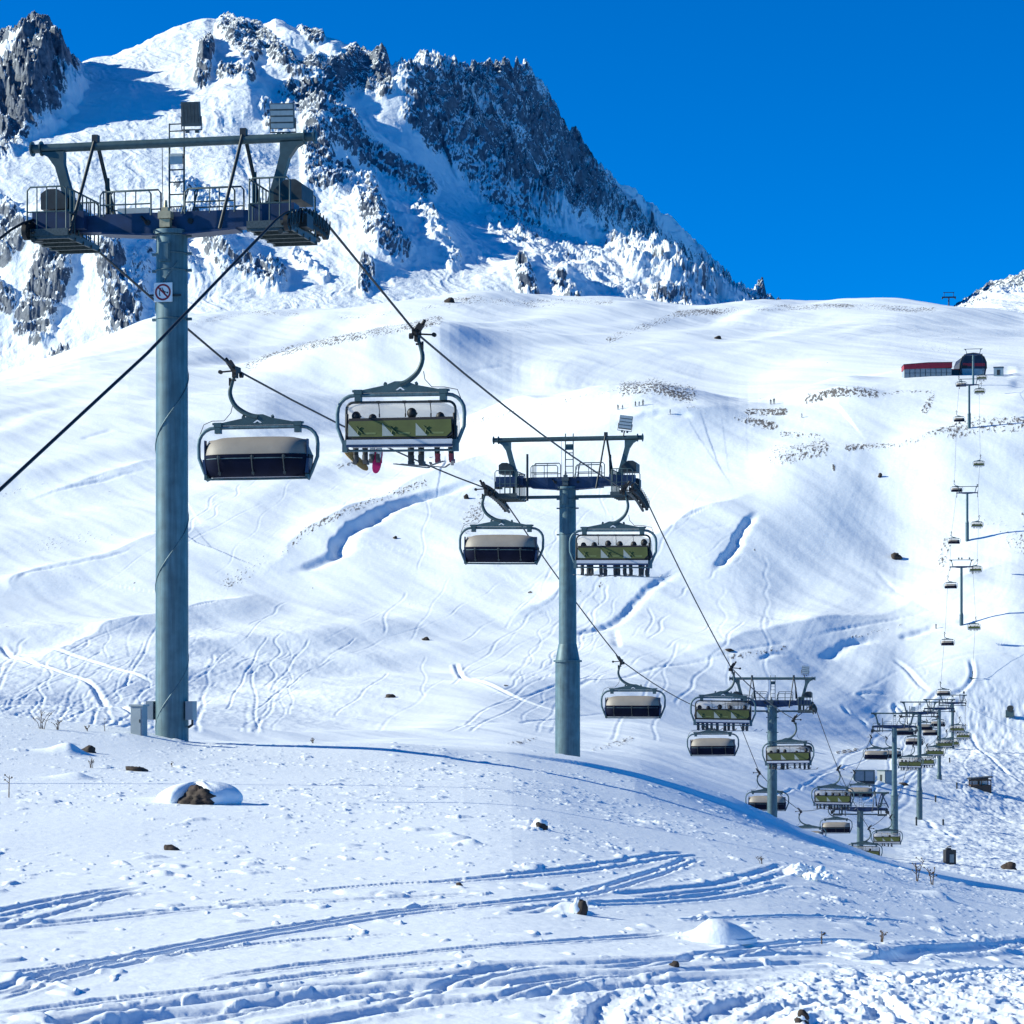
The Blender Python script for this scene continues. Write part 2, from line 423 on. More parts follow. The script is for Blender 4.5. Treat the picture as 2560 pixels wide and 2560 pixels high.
K = [(1560., [(-600, 760), (0, 770), (200, 690), (400, 630), (900, 600), (1280, 625), (1490, 625), (2600, 660)]),
     (1750., [(-600, 460), (0, 440), (430, 415), (700, 440), (800, 455), (900, 472), (1000, 490), (1100, 512), (1200, 538), (1300, 575), (1400, 602), (1490, 615), (1650, 655), (1780, 630), (1870, 598), (2600, 600)]),
     (1950., [(-600, 270), (0, 235), (430, 215), (600, 260), (700, 310), (800, 362), (900, 402), (1000, 442), (1100, 486), (1200, 524), (1300, 578), (1400, 598), (1490, 608), (1650, 652), (1780, 615), (1870, 572), (2600, 560)]),
     (0, [(-600, 190), (0, 160), (430, 140), (600, 165), (700, 195), (780, 185), (800, 200), (850, 262), (900, 302), (960, 362), (1000, 392), (1040, 420), (1100, 460), (1180, 508), (1280, 568), (1330, 590), (1490, 600), (1650, 650), (1780, 598), (1870, 548), (2600, 510)])]
DK = np.stack([np.full(len(Um), k[0]) if k[0] else DA for k in K]+[DS, DS+60, DS+400])
YK = [smooth_lin(k[1], ud, 20)*1.325 for k in K]
ZK = np.stack([(HY-y)/F*DK[q] for q, y in enumerate(YK)]+[(HY-yS)/F*DS, (HY-yS)/F*DS-25, (HY-yS)/F*DS-330])
tt = np.concatenate([np.linspace(0, .55, 400, endpoint=False), np.linspace(.55, 1, 330), np.linspace(1.01, 1.3, 20)])
t1 = np.clip(tt/.55, 0, 1)[:, None]; t2 = np.clip((tt-.55)/.45, 0, 1)[:, None]
Dm = 1560+(DA[None, :]-1560)*t1+(DS-DA)[None, :]*t2+np.maximum(tt-1, 0)[:, None]*600
MT = Ter(Um, Dm, pchip_cols(DK, ZK, Dm))
S_ = 1.325
RIBS = [  # points top to bottom (photo/1.325), height, left width, right width
    ([(88, 62), (75, 120), (45, 180), (5, 232)], 46, 90, 42),
    ([(432, 34), (446, 80), (456, 140), (470, 200), (482, 260)], 20, 60, 30),
    ([(386, 82), (380, 150)], 14, 60, 12),
    ([(500, 50), (570, 110), (600, 170)], 20, 60, 30),
    ([(640, 80), (630, 130), (570, 200)], 26, 60, 30),
    ([(690, 95), (720, 150), (760, 210), (800, 260)], 22, 60, 34),
    ([(590, 205), (606, 270), (620, 335)], 30, 50, 36),
    ([(640, 220), (690, 280), (760, 340), (800, 360)], 26, 50, 40),
    ([(690, 350), (706, 420), (722, 470), (700, 540)], 22, 60, 34),
    ([(800, 100), (800, 160), (850, 215), (905, 280), (960, 340), (1030, 405), (1095, 460), (1170, 508), (1260, 560), (1320, 590)], 30, 80, 60),
    ([(800, 395), (835, 450), (860, 500)], 16, 50, 26),
    ([(140, 400), (115, 480), (85, 560), (60, 640)], 52, 80, 52),
    ([(228, 430), (214, 530), (222, 640)], 36, 55, 46),
    ([(395, 440), (430, 495), (490, 530)], 20, 60, 34),
    ([(985, 495), (1000, 560)], 16, 40, 22), ([(1060, 520), (1078, 565)], 18, 40, 24),
    ([(0, 390), (30, 440), (0, 480)], 18, 50, 30), ([(330, 340), (350, 420)], 10, 60, 26),
    ([(1240, 560), (1300, 595)], 14, 40, 26), ([(1150, 345), (1250, 420), (1330, 490)], 16, 60, 40), ([(560, 300), (530, 380), (560, 450)], 12, 70, 30),
    ([(850, 120), (870, 200)], 14, 30, 20), ([(930, 120), (960, 230), (1010, 330)], 18, 40, 26), ([(1010, 150), (1060, 260), (1120, 370)], 16, 40, 24),
]
z0 = MT.Z.copy()
ribm = np.zeros_like(z0)
for pts, A, wl, wr in RIBS:
    P = MT.world([(a*S_, b*S_) for a, b in pts])
    d, sd, arc, L = MT.dist(P, max(wl, wr)*1.1)
    jag = 1+.35*perlin(arc/28., arc*0+A, 5)
    ww = np.where(sd < 0, wr, wl)*(1+.35*perlin(MT.X/34, MT.D/40, 8))
    dw = d+9*fbm(MT.X/26, MT.D/36, 4, 9)*sstep(0, 14, d)
    p = np.clip(1-dw/ww, 0, 1)
    e = sstep(0, min(60, L*.4), arc)*sstep(0, min(60, L*.4), L-arc)
    h = .68*A*(.45*p*p*(3-2*p)+.55*p**1.5)*jag*e
    MT.Z += np.where(d < 1e8, h, 0); ribm = np.maximum(ribm, p)
strokes = [
    ([(-200, 100), (0, 75), (70, 65), (100, 110), (75, 180), (0, 245)], 46, 1.25), ([(430, 40), (455, 62), (480, 95)], 24, .9), ([(480, 60), (560, 130), (600, 110)], 20, .8),
    ([(390, 80), (380, 150)], 14, 1), ([(420, 135), (470, 142)], 14, .8), ([(575, 36), (597, 60)], 16, 1), ([(555, 185), (620, 172), (685, 100)], 34, .95), ([(620, 130), (690, 150)], 26, .8),
    ([(715, 100), (725, 155)], 20, .95), ([(600, 215), (600, 330), (640, 340)], 32, .95), ([(640, 230), (700, 290), (790, 352)], 32, .9), ([(500, 200), (515, 240)], 18, .7),
    ([(690, 360), (710, 430), (755, 470)], 28, .85), ([(692, 500), (690, 545)], 14, .9), ([(800, 400), (855, 492)], 26, .7),
    ([(800, 110), (830, 190), (900, 240), (960, 300), (1010, 370)], 56, 1), ([(850, 120), (960, 130), (1030, 250), (1110, 350)], 56, 1), ([(1110, 340), (1200, 420), (1300, 500), (1400, 575)], 36, .72), ([(1160, 460), (1330, 565)], 30, .68),
    ([(830, 230), (900, 310), (950, 380), (1000, 440)], 36, .78), ([(780, 210), (830, 260)], 24, .8), ([(940, 420), (1060, 470), (1130, 520)], 44, .62), ([(1240, 570), (1300, 592)], 22, .9), ([(985, 510), (1000, 560)], 18, .95), ([(1055, 540), (1080, 565)], 22, .9), ([(1110, 520), (1200, 560)], 22, .6),
    ([(110, 470), (90, 540), (60, 620)], 36, .95), ([(205, 460), (220, 560), (230, 620)], 28, .85), ([(265, 480), (250, 590)], 26, .6), ([(400, 455), (430, 492), (520, 525)], 27, .8), ([(560, 485), (610, 520)], 16, .6),
    ([(345, 350), (420, 400), (330, 420)], 26, .62), ([(440, 420), (510, 400)], 24, .6), ([(330, 460), (360, 500)], 20, .6), ([(-100, 380), (0, 400), (32, 440), (0, 472)], 28, .8), ([(-40, 540), (15, 575)], 22, .8),
    ([(1740, 600), (1800, 580), (1870, 540), (1940, 528), (2100, 500)], 26, .74), ([(1425, 520), (1440, 550), (1480, 580)], 14, .9), ([(200, 690), (240, 685)], 14, .7), ([(100, 668), (150, 690)], 10, .6),
]
zone = px_mask(MT, strokes)
X, Y = MT.X, MT.D
zone = np.clip(zone+.30*fbm(X/70, Y/110, 4, 21)-.02, 0, 1.2)
rough = sstep(.25, .8, zone)
wall = px_mask(MT, [([(820, 120), (880, 190), (960, 250), (1040, 360)], 60, 1), ([(960, 130), (1040, 250), (1120, 360), (1220, 440), (1320, 520), (1400, 575)], 60, 1)])
wall = np.clip(wall, 0, 1)
rough = rough*(1-.30*wall)
Z0 = MT.Z.copy()
yy = Y*.75+Z0*.85                      # rock texture follows the face, so cliffs are not streaked
wx = X+10*perlin(X/32, yy/40, 31); wy = yy+12*perlin(X/32, yy/40, 32)
crag = fbm(wx/38, wy/50, 6, 41, .55, ridged=True)
diag = fbm((wx*.85+wy*.5)/13, (wy*.85-wx*.5)/30, 5, 51, .56, ridged=True)
fine = fbm(wx/4.5, wy/6, 3, 55, .6)
gul = fbm(wx/17, yy/95, 4, 57, .6, ridged=True)
MT.Z += rough*(7*(crag-.2)+8.0*(diag-.15)+2.4*fine)+wall*(15*(gul-.1)+6*(diag-.1)+3*fine)
led = 7+3*perlin(X/60, yy/60, 61)
q = MT.Z/led; fr = q-np.floor(q)
MT.Z += rough*(sstep(.3, .7, fr)-fr)*led*.35
calm = 1-rough
MT.Z += calm*(3.0*fbm(X/90, yy/140, 4, 71)+.35*fbm(X/14, yy/26, 3, 73)+1.6*np.maximum(0, diag-.32))
MT.Z -= calm*2.6*np.maximum(0, fbm(wx/20+wy/60, wy/170, 3, 81))
# keep the skyline at its measured height
el = (MT.Z/MT.D).max(0); want = (HY-yS)/F
dl = np.convolve(np.pad(el-want, 15, 'edge'), np.ones(31)/31, 'valid')
MT.Z -= MT.D*dl[None, :]*sstep(.25, .9, np.minimum(tt, 1))[:, None]
# two leaning pinnacles of rock
for (px, py, hgt, rx) in ((586, 46, 13, 8), (1434, 553, 13, 4), (715, 112, 7, 6), (390, 100, 10, 6)):
    D = MT.hit(px*S_, py*S_+3); x = (px*S_-CX)/F*D
    dd = np.hypot((MT.X-x)/rx, (MT.D-D)/(rx*1.6))
    MT.Z += hgt*np.clip(1.5-dd, 0, 1)**.6*(1+.25*perlin(MT.X/3, MT.D/5, 3))*(dd < 1.5)
P = MT.world([(a*S_, b*S_) for a, b in [(112, 112), (108, 150), (92, 185), (60, 225), (20, 262)]])
d, sd, arc, L = MT.dist(P, 90)
ww = np.where(sd < 0, 26, 80)*(1+.3*perlin(X/20, Y/24, 12))
p = np.clip(1-(d+5*fbm(X/14, Y/18, 3, 13))/ww, 0, 1)
MT.Z += np.where(d < 1e8, 40*p**1.1*(1+.4*diag)*(.30+.70*sstep(0, L*.45, arc))*sstep(0, L*.3, L-arc), 0)
nx, ny, nz = MT.normals()
MT.rock = np.clip((.74-nz)*1.75+(zone-.55)*.55-.09-wall*(.56-.34*fbm(wx/30, yy/26, 4, 95, .6)-.22*gul)+.48*fbm(wx/3.8, wy/5.5, 4, 91, .65)+.05, 0, 1.0)*sstep(.12, .42, zone+.15*fine)
mountain = MT.build('mountain', M['snow_peak'])

# ================================================================ valley and hills
Uh = np.concatenate([np.linspace(-1500, -50, 130, endpoint=False), np.linspace(-50, 2610, 1150), np.linspace(2620, 4200, 130)])
ST = [0, 320, 640, 960, 1280, 1600, 1920, 2240, 2560]
def st(v): return list(zip(ST, v))
NC = [(-600, 990), (0, 954), (200, 881), (384, 806), (490, 795), (570, 782), (740, 782), (930, 770), (1113, 755), (1166, 745), (1325, 757), (1524, 749), (1696, 782), (1855, 768), (1990, 775), (2186, 759), (2319, 768), (2560, 801), (3200, 830)]
HK = [
    (82, st([1890, 1905, 1925, 1925, 1940, 2000, 2140, 2240, 2340])),
    (110, st([1866, 1890, 1915, 1915, 1930, 1985, 2120, 2210, 2300])),
    (200, st([1845, 1872, 1895, 1900, 1918, 1975, 2092, 2175, 2245])),
    (300, st([1815, 1850, 1880, 1890, 1905, 1960, 2060, 2142, 2178])),
    (425, st([1775, 1800, 1828, 1842, 1855, 1895, 1965, 2055, 2105])),
    (518, st([1735, 1745, 1762, 1775, 1788, 1818, 1877, 1955, 1995])),
    (600, st([1660, 1662, 1672, 1680, 1690, 1718, 1772, 1850, 1885])),
    (672, st([1560, 1558, 1556, 1552, 1550, 1556, 1576, 1600, 1560])),
    (735, st([1445, 1435, 1420, 1400, 1378, 1358, 1352, 1372, 1335])),
    (795, st([1335, 1320, 1300, 1275, 1245, 1205, 1160, 1108, 1052])),
    (872, [(0, 1040), (320, 1015), (640, 1010), (960, 1075), (1166, 1060), (1390, 1007), (1523, 967), (1630, 957), (1762, 980), (1870, 1013), (1960, 1010), (2014, 993), (2120, 966), (2240, 948), (2400, 940), (2560, 943)]),
    (960, [(0, 1000), (320, 950), (640, 950), (960, 1000), (1280, 1025), (1500, 1000), (1630, 992), (1870, 1004), (2100, 960), (2300, 936), (2560, 930)]),
    (1150, [(0, 965), (200, 918), (400, 908), (623, 906), (730, 866), (848, 846), (1007, 813), (1100, 801), (1200, 835), (1280, 850), (1600, 860), (1920, 855), (2240, 845), (2560, 855)]),
    (1240, [(0, 962), (200, 905), (400, 885), (623, 890), (730, 872), (848, 856), (1007, 822), (1100, 812), (1280, 815), (1600, 825), (1920, 820), (2240, 805), (2560, 830)]),
    (1450, NC)]
JD = smooth_lin([(0, 1010), (640, 1000), (960, 965), (1280, 905), (1523, 872)], Uh, 160)
DKh = np.stack([JD if k[0] == 872 else (np.maximum(JD+85, 960) if k[0] == 960 else np.full(len(Uh), float(k[0]))) for k in HK]+[np.full(len(Uh), 1560.), np.full(len(Uh), 1750.)])
ZKh = [(HY-smooth_lin(k[1], Uh, 45 if k[0] < 800 else 48))/F*DKh[q] for q, k in enumerate(HK)]
ZKh = np.stack(ZKh+[ZKh[-1]-22, ZKh[-1]-90])
Dh = np.concatenate([np.arange(82, 200, 1.2), np.arange(200, 600, .85), np.arange(600, 900, .85), np.arange(900, 1500, 1.8), np.arange(1500, 1750, 12)])
HT = Ter(Uh, Dh, pchip_cols(DKh, ZKh, Dh))
X, Y = HT.X, HT.D
zb = HT.Z.copy()
far = sstep(150, 420, Y)
Xw = X+34*perlin(X/130, Y/150, 141)+10*perlin(X/40, Y/60, 143); Yw = Y+34*perlin(X/130, Y/150, 142)
HT.Z += far*(4.2*fbm((Xw*.86-Yw*.5)/62, (Xw*.5+Yw*.86)/170, 2, 109)+1.8*fbm(X/95+.3, Y/80, 3, 101)+.55*fbm((X+.6*Y)/16, (Y-.3*X)/70, 3, 103))
# streaks blown along the slope (lower left to upper right)
HT.Z += far*.016*fbm((Xw*.86-Yw*.5)/1.9, (X*.5+Y*.86)/26, 3, 108)
HT.Z += far*.11*fbm((Xw*.86-Yw*.5)/5.5, (Xw*.5+Yw*.86)/38, 4, 105)*sstep(-.2, .4, fbm(X/120, Y/120, 2, 106)+.1)
HT.Z += .04*fbm(X/2.6, Y/3.4, 3, 107)*sstep(-.1, .3, fbm(X/60, Y/80, 2, 110))
v = (HY-zb/Y*F)
u = np.repeat(Uh[None, :], len(Dh), 0)
# trampled pistes: left hollow and the right-hand valley floor
tr = sstep(1440, 1720, v+90*perlin(X/18, Y/30, 113))*sstep(1850, 1760, v)*sstep(1250, 600, u)*.5+sstep(1690, 1800, v)*sstep(2260, 2420, u)*1.0+sstep(2040, 2150, v)*sstep(2200, 2320, u)*.8
HT.Z += np.clip(tr, 0, 1)*(.34*fbm(X/2.0, Y/3.6, 4, 111, .6)+.20*fbm(X/6, Y/14, 2, 112, ridged=True))
folds = [  # long soft ridges running up to the right: crest line (photo/1.325), height, front width, back width
    ([(-40, 960), (150, 920), (300, 885), (470, 880), (640, 868), (760, 835), (880, 798), (1050, 760), (1180, 734), (1240, 728)], 5.0, 60, 9),
    ([(380, 745), (470, 692), (545, 662), (640, 642), (760, 620), (830, 606)], 8.0, 70, 12),
    ([(480, 1095), (560, 1030), (640, 985), (740, 940), (800, 915), (900, 880), (1050, 842), (1200, 800), (1320, 778), (1480, 780)], 4.5, 40, 10),
    ([(800, 1400), (880, 1290), (1000, 1190), (1120, 1120), (1250, 1050), (1350, 1000), (1450, 950)], 4.0, 45, 11),
    ([(1240, 1240), (1400, 1222), (1560, 1190), (1700, 1160), (1820, 1110), (1960, 1045)], 4.5, 40, 12),
    ([(0, 1120), (60, 1078), (200, 1050), (300, 1010), (420, 985)], 3.5, 35, 6), ([(60, 1250), (200, 1190), (400, 1150), (520, 1110)], 3.0, 35, 6),
    ([(940, 1180), (1080, 1110), (1180, 1060), (1300, 985), (1460, 910)], 2.8, 30, 6), ([(1400, 870), (1560, 850), (1700, 838), (1830, 798)], 3.5, 36, 8),
    ([(1500, 760), (1560, 742), (1650, 735), (1760, 726), (1932, 722)], 3.0, 30, 8), ([(1150, 642), (1280, 594), (1400, 583), (1560, 580)], 4, 60, 14)]
for pts, A, wf, wb in folds:
    P = HT.world([(a*S_, (b+5)*S_) for a, b in pts], 4, 110)
    d, sd, arc, L = HT.dist(P, wf*1.8)
    e = sstep(0, L*.22, arc)*sstep(0, L*.22, L-arc)*(.8+.5*perlin(arc/40, arc*0+A, 19))
    dj = np.abs(d*sd+3*perlin(arc/18, arc*0+A, 23))
    h = np.where(sd > 0, np.exp(-dj/wf*1.6)*sstep(wf*1.7, wf*.8, d), np.exp(-(dj/wb)**1.3))
    HT.Z += np.where(d < 1e8, A*e*h, 0)
hollows = [  # wind-cut gullies with a shaded bank (photo/1.325), depth, width
    ([(535, 1085), (590, 1066), (636, 1042), (640, 1016), (690, 980), (760, 946), (850, 920), (935, 905)], 11.0, 8.0),
    ([(1050, 1212), (1100, 1192), (1165, 1170), (1205, 1128), (1262, 1086), (1310, 1072)], 3.2, 4.5),
    ([(1340, 1082), (1362, 1056), (1384, 1030), (1398, 1000), (1432, 962)], 5.5, 4.2),
    ([(1425, 1250), (1470, 1232), (1540, 1256)], 1.6, 2.6), ([(1545, 1248), (1600, 1212), (1665, 1206)], 3.2, 5), ([(1690, 1205), (1770, 1178)], 3.0, 4.5), ([(1800, 1172), (1840, 1160), (1905, 1150)], 3.2, 5),
    ([(1190, 790), (1250, 777), (1312, 786)], 3.0, 6), ([(30, 1102), (62, 1076), (200, 1050), (262, 1030)], 1.6, 3), ([(1160, 1185), (1168, 1225)], 1.6, 3), ([(150, 830), (215, 808)], 2.2, 6),
    ([(40, 950), (150, 915), (290, 880)], 1.5, 3.5), ([(1840, 1478), (1932, 1500)], 1.2, 4), ([(1870, 1535), (1932, 1560)], 1.6, 5), ([(1300, 1000), (1380, 990)], .8, 3),
    ([(880, 700), (960, 690)], 1.2, 5), ([(1640, 1060), (1760, 1150), (1932, 1120)], 0.7, 2.5), ([(1500, 1210), (1700, 1165), (1932, 1105)], .9, 2.2), ([(1000, 1330), (1200, 1270), (1400, 1225), (1560, 1190)], .9, 2.2), ([(820, 1385), (1000, 1360), (1180, 1330)], .7, 2.0)]
for pts, A, wd in hollows:
    A *= .30; wd *= .36
    P = HT.world([(a*S_, b*S_) for a, b in pts], 5)
    d, sd, arc, L = HT.dist(P, wd*3.2)
    e = sstep(0, L*.25, arc)*sstep(0, L*.25, L-arc)
    dj = d*sd+wd*.35*perlin(arc/(wd*1.6), arc*0+A, 7)
    prof = np.where(dj < 0, sstep(-wd*1.2, wd*.1, dj)*np.exp(-(np.maximum(dj, 0)/(wd*1.1))**2), np.exp(-(dj/(wd*1.1))**2))   # walking up to the right: steep bank on the left (upper) side
    vary = np.clip(.85+.6*fbm(arc/14, arc*0+A, 3, 17), .3, 1.6)
    HT.Z -= np.where(d < 1e8, A*e*prof*vary, 0)
# ski tracks down the open slopes
rt = random.Random(5)
trk = []
for k in range(170):
    reg = rt.choice([(60, 760, 1180, 1340), (700, 1150, 1060, 1330), (1060, 1500, 960, 1250), (1120, 1420, 860, 1010), (1680, 1930, 1180, 1420), (100, 700, 1200, 1340), (400, 1000, 820, 980), (20, 560, 1130, 1330), (20, 420, 1180, 1340), (1060, 1420, 1020, 1250)])
    x = rt.uniform(reg[0], reg[1]); y = rt.uniform(reg[2], reg[3])
    dx = rt.uniform(-9, 0.5); dy = rt.uniform(2.6, 5.0); ph = rt.uniform(0, 6); am = rt.uniform(2, 9); fr = rt.uniform(.35, .7); pts = []
    for i in range(rt.randint(16, 46)):
        yy = y+dy*i
        if yy > 1385 and x < 1250: break
        pts.append((x+dx*i+am*math.sin(ph+fr*i), yy))
    if len(pts) > 4: trk.append((pts, rt.uniform(.035, .095), rt.uniform(.34, .6)))
trk += [([(1775, 1300), (1720, 1340), (1620, 1310), (1690, 1310)], .3, .8),
        ([(1830, 1240), (1834, 1280), (1800, 1310), (1700, 1345), (1690, 1330), (1710, 1345), (1738, 1360)], .32, .8),
        ([(1680, 1240), (1710, 1262), (1735, 1290), (1760, 1310)], .34, .9), ([(1590, 1330), (1600, 1345), (1625, 1358), (1640, 1375)], .36, .9),
        ([(1932, 1240), (1860, 1230), (1700, 1262)], .3, .8), ([(860, 1250), (880, 1282), (960, 1310), (1060, 1345)], .3, .8), ([(0, 1215), (90, 1260), (180, 1300), (262, 1350)], .35, 1.0),
        ([(20, 1235), (120, 1230), (290, 1290)], .3, .9), ([(1830, 1380), (1880, 1440), (1932, 1480)], .2, .7), ([(1745, 1545), (1790, 1575), (1850, 1590), (1932, 1598)], .2, .7)]
for pts, A, wd in trk:
    P = HT.world([(a*S_, b*S_) for a, b in pts], 4)
    if np.max(np.abs(np.diff(P[:, 1]))) > 60: continue
    d, sd, arc, L = HT.dist(P, wd*3)
    e = sstep(0, 4, arc)*sstep(0, 6, L-arc)
    HT.Z += np.where(d < 1e8, e*A*(-np.exp(-(d/(wd*.6))**2)+.40*np.exp(-((d-wd*1.3)/(wd*.6))**2)), 0)
hs = [
    ([(470, 690), (545, 660), (640, 640), (760, 618), (830, 605)], 7, .78), ([(370, 608), (470, 590), (560, 592)], 4, .62), ([(640, 600), (760, 590), (840, 574)], 4, .55), ([(840, 572), (900, 565), (1000, 573), (1150, 567)], 7, .62), ([(920, 640), (1050, 605)], 8, .45),
    ([(1180, 734), (1235, 728), (1300, 742)], 12, .82), ([(880, 798), (1050, 760), (1180, 730)], 4, .6), ([(1409, 777), (1479, 777)], 5, .85), ([(1392, 790), (1460, 804)], 6, .82), ([(1476, 819), (1545, 824)], 5, .72), ([(1465, 862), (1550, 845)], 15, .70), ([(1300, 770), (1400, 790)], 6, .5),
    ([(1525, 752), (1580, 740), (1650, 737)], 7, .95), ([(1640, 745), (1700, 728), (1760, 735)], 5, .7), ([(1800, 815), (1850, 802), (1932, 802)], 12, .82), ([(1600, 845), (1700, 838), (1830, 795)], 5, .72), ([(1870, 985), (1900, 1010), (1932, 1030)], 16, .70), ([(1790, 1015), (1775, 1065)], 8, .66), ([(1760, 745), (1745, 775)], 6, .62),
    ([(530, 1050), (575, 1003), (640, 970), (740, 932), (800, 912)], 6, .66), ([(430, 1095), (500, 1060)], 14, .60), ([(1380, 1240), (1480, 1222)], 5, .62), ([(880, 1000), (905, 945)], 12, .62), ([(1150, 640), (1280, 593), (1400, 584)], 6, .70), ([(1400, 582), (1600, 578), (1760, 585)], 5, .66), ([(1700, 640), (1932, 650)], 26, .44),
    ([(1300, 985), (1480, 905)], 12, .40), ([(1600, 1205), (1700, 1180)], 3, .6), ([(900, 1075), (1000, 1040)], 8, .5), ([(20, 1040), (300, 990)], 12, .42), ([(640, 880), (700, 870)], 4, .6), ([(0, 935), (110, 905)], 3, .5), ([(1090, 1120), (1240, 1060)], 6, .48), ([(960, 1405), (1010, 1395)], 4, .6), ([(1120, 1415), (1190, 1395)], 5, .6), ([(1580, 1420), (1620, 1415)], 3, .8)]
hz = px_mask(HT, [(p_, r_*1.6, s_*.92) for p_, r_, s_ in hs])
sp = fbm(X/.8, Y/2.6, 4, 121, .75)
sp2 = fbm(X/16, Y/40, 3, 123)
lone = sstep(.62, .72, fbm(X/3.2, Y/7, 2, 125))*.75*far*sstep(.0, .3, sp2)
HT.rock = np.clip(np.maximum(hz*(.42+.85*sp+.30*sp2)*1.5, lone), 0, 1)
HT.Z += sstep(.3, .8, HT.rock)*.16*(.6+fbm(X/1.6, Y/2.6, 2, 127))
# levelled ground round the upper station
lv = sstep(2120, 2255, u)*sstep(2545, 2515, u)*sstep(815, 858, Y)*sstep(990, 915, Y)
HT.Z = HT.Z*(1-lv)+(zb-.35+.12*fbm(X/6, Y/6, 3, 131))*lv
hills = HT.build('hills', M['snow_hill'])

# ================================================================ near snowfield
Un = np.concatenate([np.linspace(-2600, -60, 140, endpoint=False), np.linspace(-60, 2620, 1340), np.linspace(2625, 5200, 140)])
Db = lin([(-2600, 60), (0, 59), (430, 58.5), (900, 60), (1460, 65), (1957, 70), (2560, 78), (5200, 96)], Un)
yL = smooth_lin([(-2600, 1500), (-400, 1760), (0, 1785), (320, 1822), (480, 1856), (640, 1859), (980, 1859), (1280, 1885), (1460, 1915), (1584, 1942), (1708, 1977), (1833, 2019), (1957, 2069), (2060, 2108), (2145, 2152), (2203, 2174), (2261, 2190), (2348, 2204), (2560, 2231), (2900, 2280), (5200, 2500)], Un, 25)
yU = smooth_lin([(-2600, 1499), (0, 1784), (320, 1821), (480, 1855), (980, 1856), (1280, 1874), (1460, 1899), (1584, 1922), (1708, 1956), (1833, 1999), (1957, 2060), (2000, 2080), (2101, 2110), (2174, 2133), (2261, 2157), (2319, 2170), (2435, 2197), (2560, 2219), (2900, 2270), (5200, 2490)], Un, 25)
yT = smooth_lin([(-2600, 1497), (0, 1782), (320, 1820), (480, 1853), (980, 1852), (1280, 1868), (1460, 1890), (1615, 1922), (1724, 1949), (1792, 1978), (1895, 2028), (1957, 2056), (2000, 2076), (2116, 2105), (2203, 2130), (2261, 2143), (2377, 2178), (2560, 2212), (2900, 2262), (5200, 2480)], Un, 25)
NKy = [(4.5, [(0, 3976), (2560, 3976)]), (6, [(0, 3406), (2560, 3406)]), (12, [(0, 2553), (1280, 2553), (2560, 2560)]),
       (22, [(-2600, 2000), (0, 2180), (640, 2190), (1280, 2200), (1920, 2285), (2560, 2420), (5200, 2800)]),
       (38, [(-2600, 1750), (0, 1970), (640, 1990), (1280, 2012), (1920, 2140), (2560, 2305), (5200, 2640)]),
       (52, [(-2600, 1580), (0, 1845), (430, 1892), (640, 1905), (1280, 1938), (1920, 2088), (2560, 2252), (5200, 2560)])]
o1 = np.ones(len(Un))
bk = .62*sstep(1000, 1450, Un); yU = yL-(yL-yU)*bk; yT = yU+3-(np.minimum(yU-yT, 8)+7)*sstep(900, 1400, Un)
DKn = np.stack([o1*k[0] for k in NKy]+[Db, Db+.22, Db+4, Db+12, Db+32])
ZKn = np.stack([(HY-smooth_lin(k[1], Un, 120))/F*k[0] for k in NKy]+[(HY-yL)/F*Db, (HY-yU)/F*(Db+.22), (HY-yT)/F*(Db+4), (HY-yT-55)/F*(Db+12), (HY-yT-330)/F*(Db+32)])
dn = [4.5]
while dn[-1] < 112:
    D = dn[-1]
    dn.append(D+(.25 if D < 11 else min(.13 if D < 82 else 1.2, max(.03, 1.4*D*D/(F*1.9)))))
Dn = np.array(dn)
NT = Ter(Un, Dn, pchip_cols(DKn, ZKn, Dn))
X, Y = NT.X, NT.D
base_n = NT.Z.copy()
NB = Ter(Un, Dn, base_n)
# wind crust: low drifts, then small sharp sastrugi with their steep side to the right
NT.Z += .045*fbm(X/6, Y/9, 2, 201)+.006*fbm(X/1.1, Y/2.2, 2, 203)
wx = X+.22*perlin(X/.9, Y/.9, 205)+.06*perlin(X/.2, Y/.3, 206)
pat = fbm(X/3.5, Y/6, 3, 211)
edge = sstep(0, 2.0, np.abs(Y-Db[None, :]-.5))
c1 = perlin(wx/.46, Y/.85, 207); c2 = perlin((wx+.1*Y)/.24, Y/.5, 209); c3 = perlin((wx-.1*Y)/.13, Y/.34, 210)
NT.Z += edge*(.028*sstep(.58, .80, c1+.32*pat)+.016*sstep(.58, .74, c2+.40*pat)+.009*sstep(.56, .72, c3+.35*pat))
NT.Z += edge*.002*fbm(X/.16, Y/.28, 3, 213)
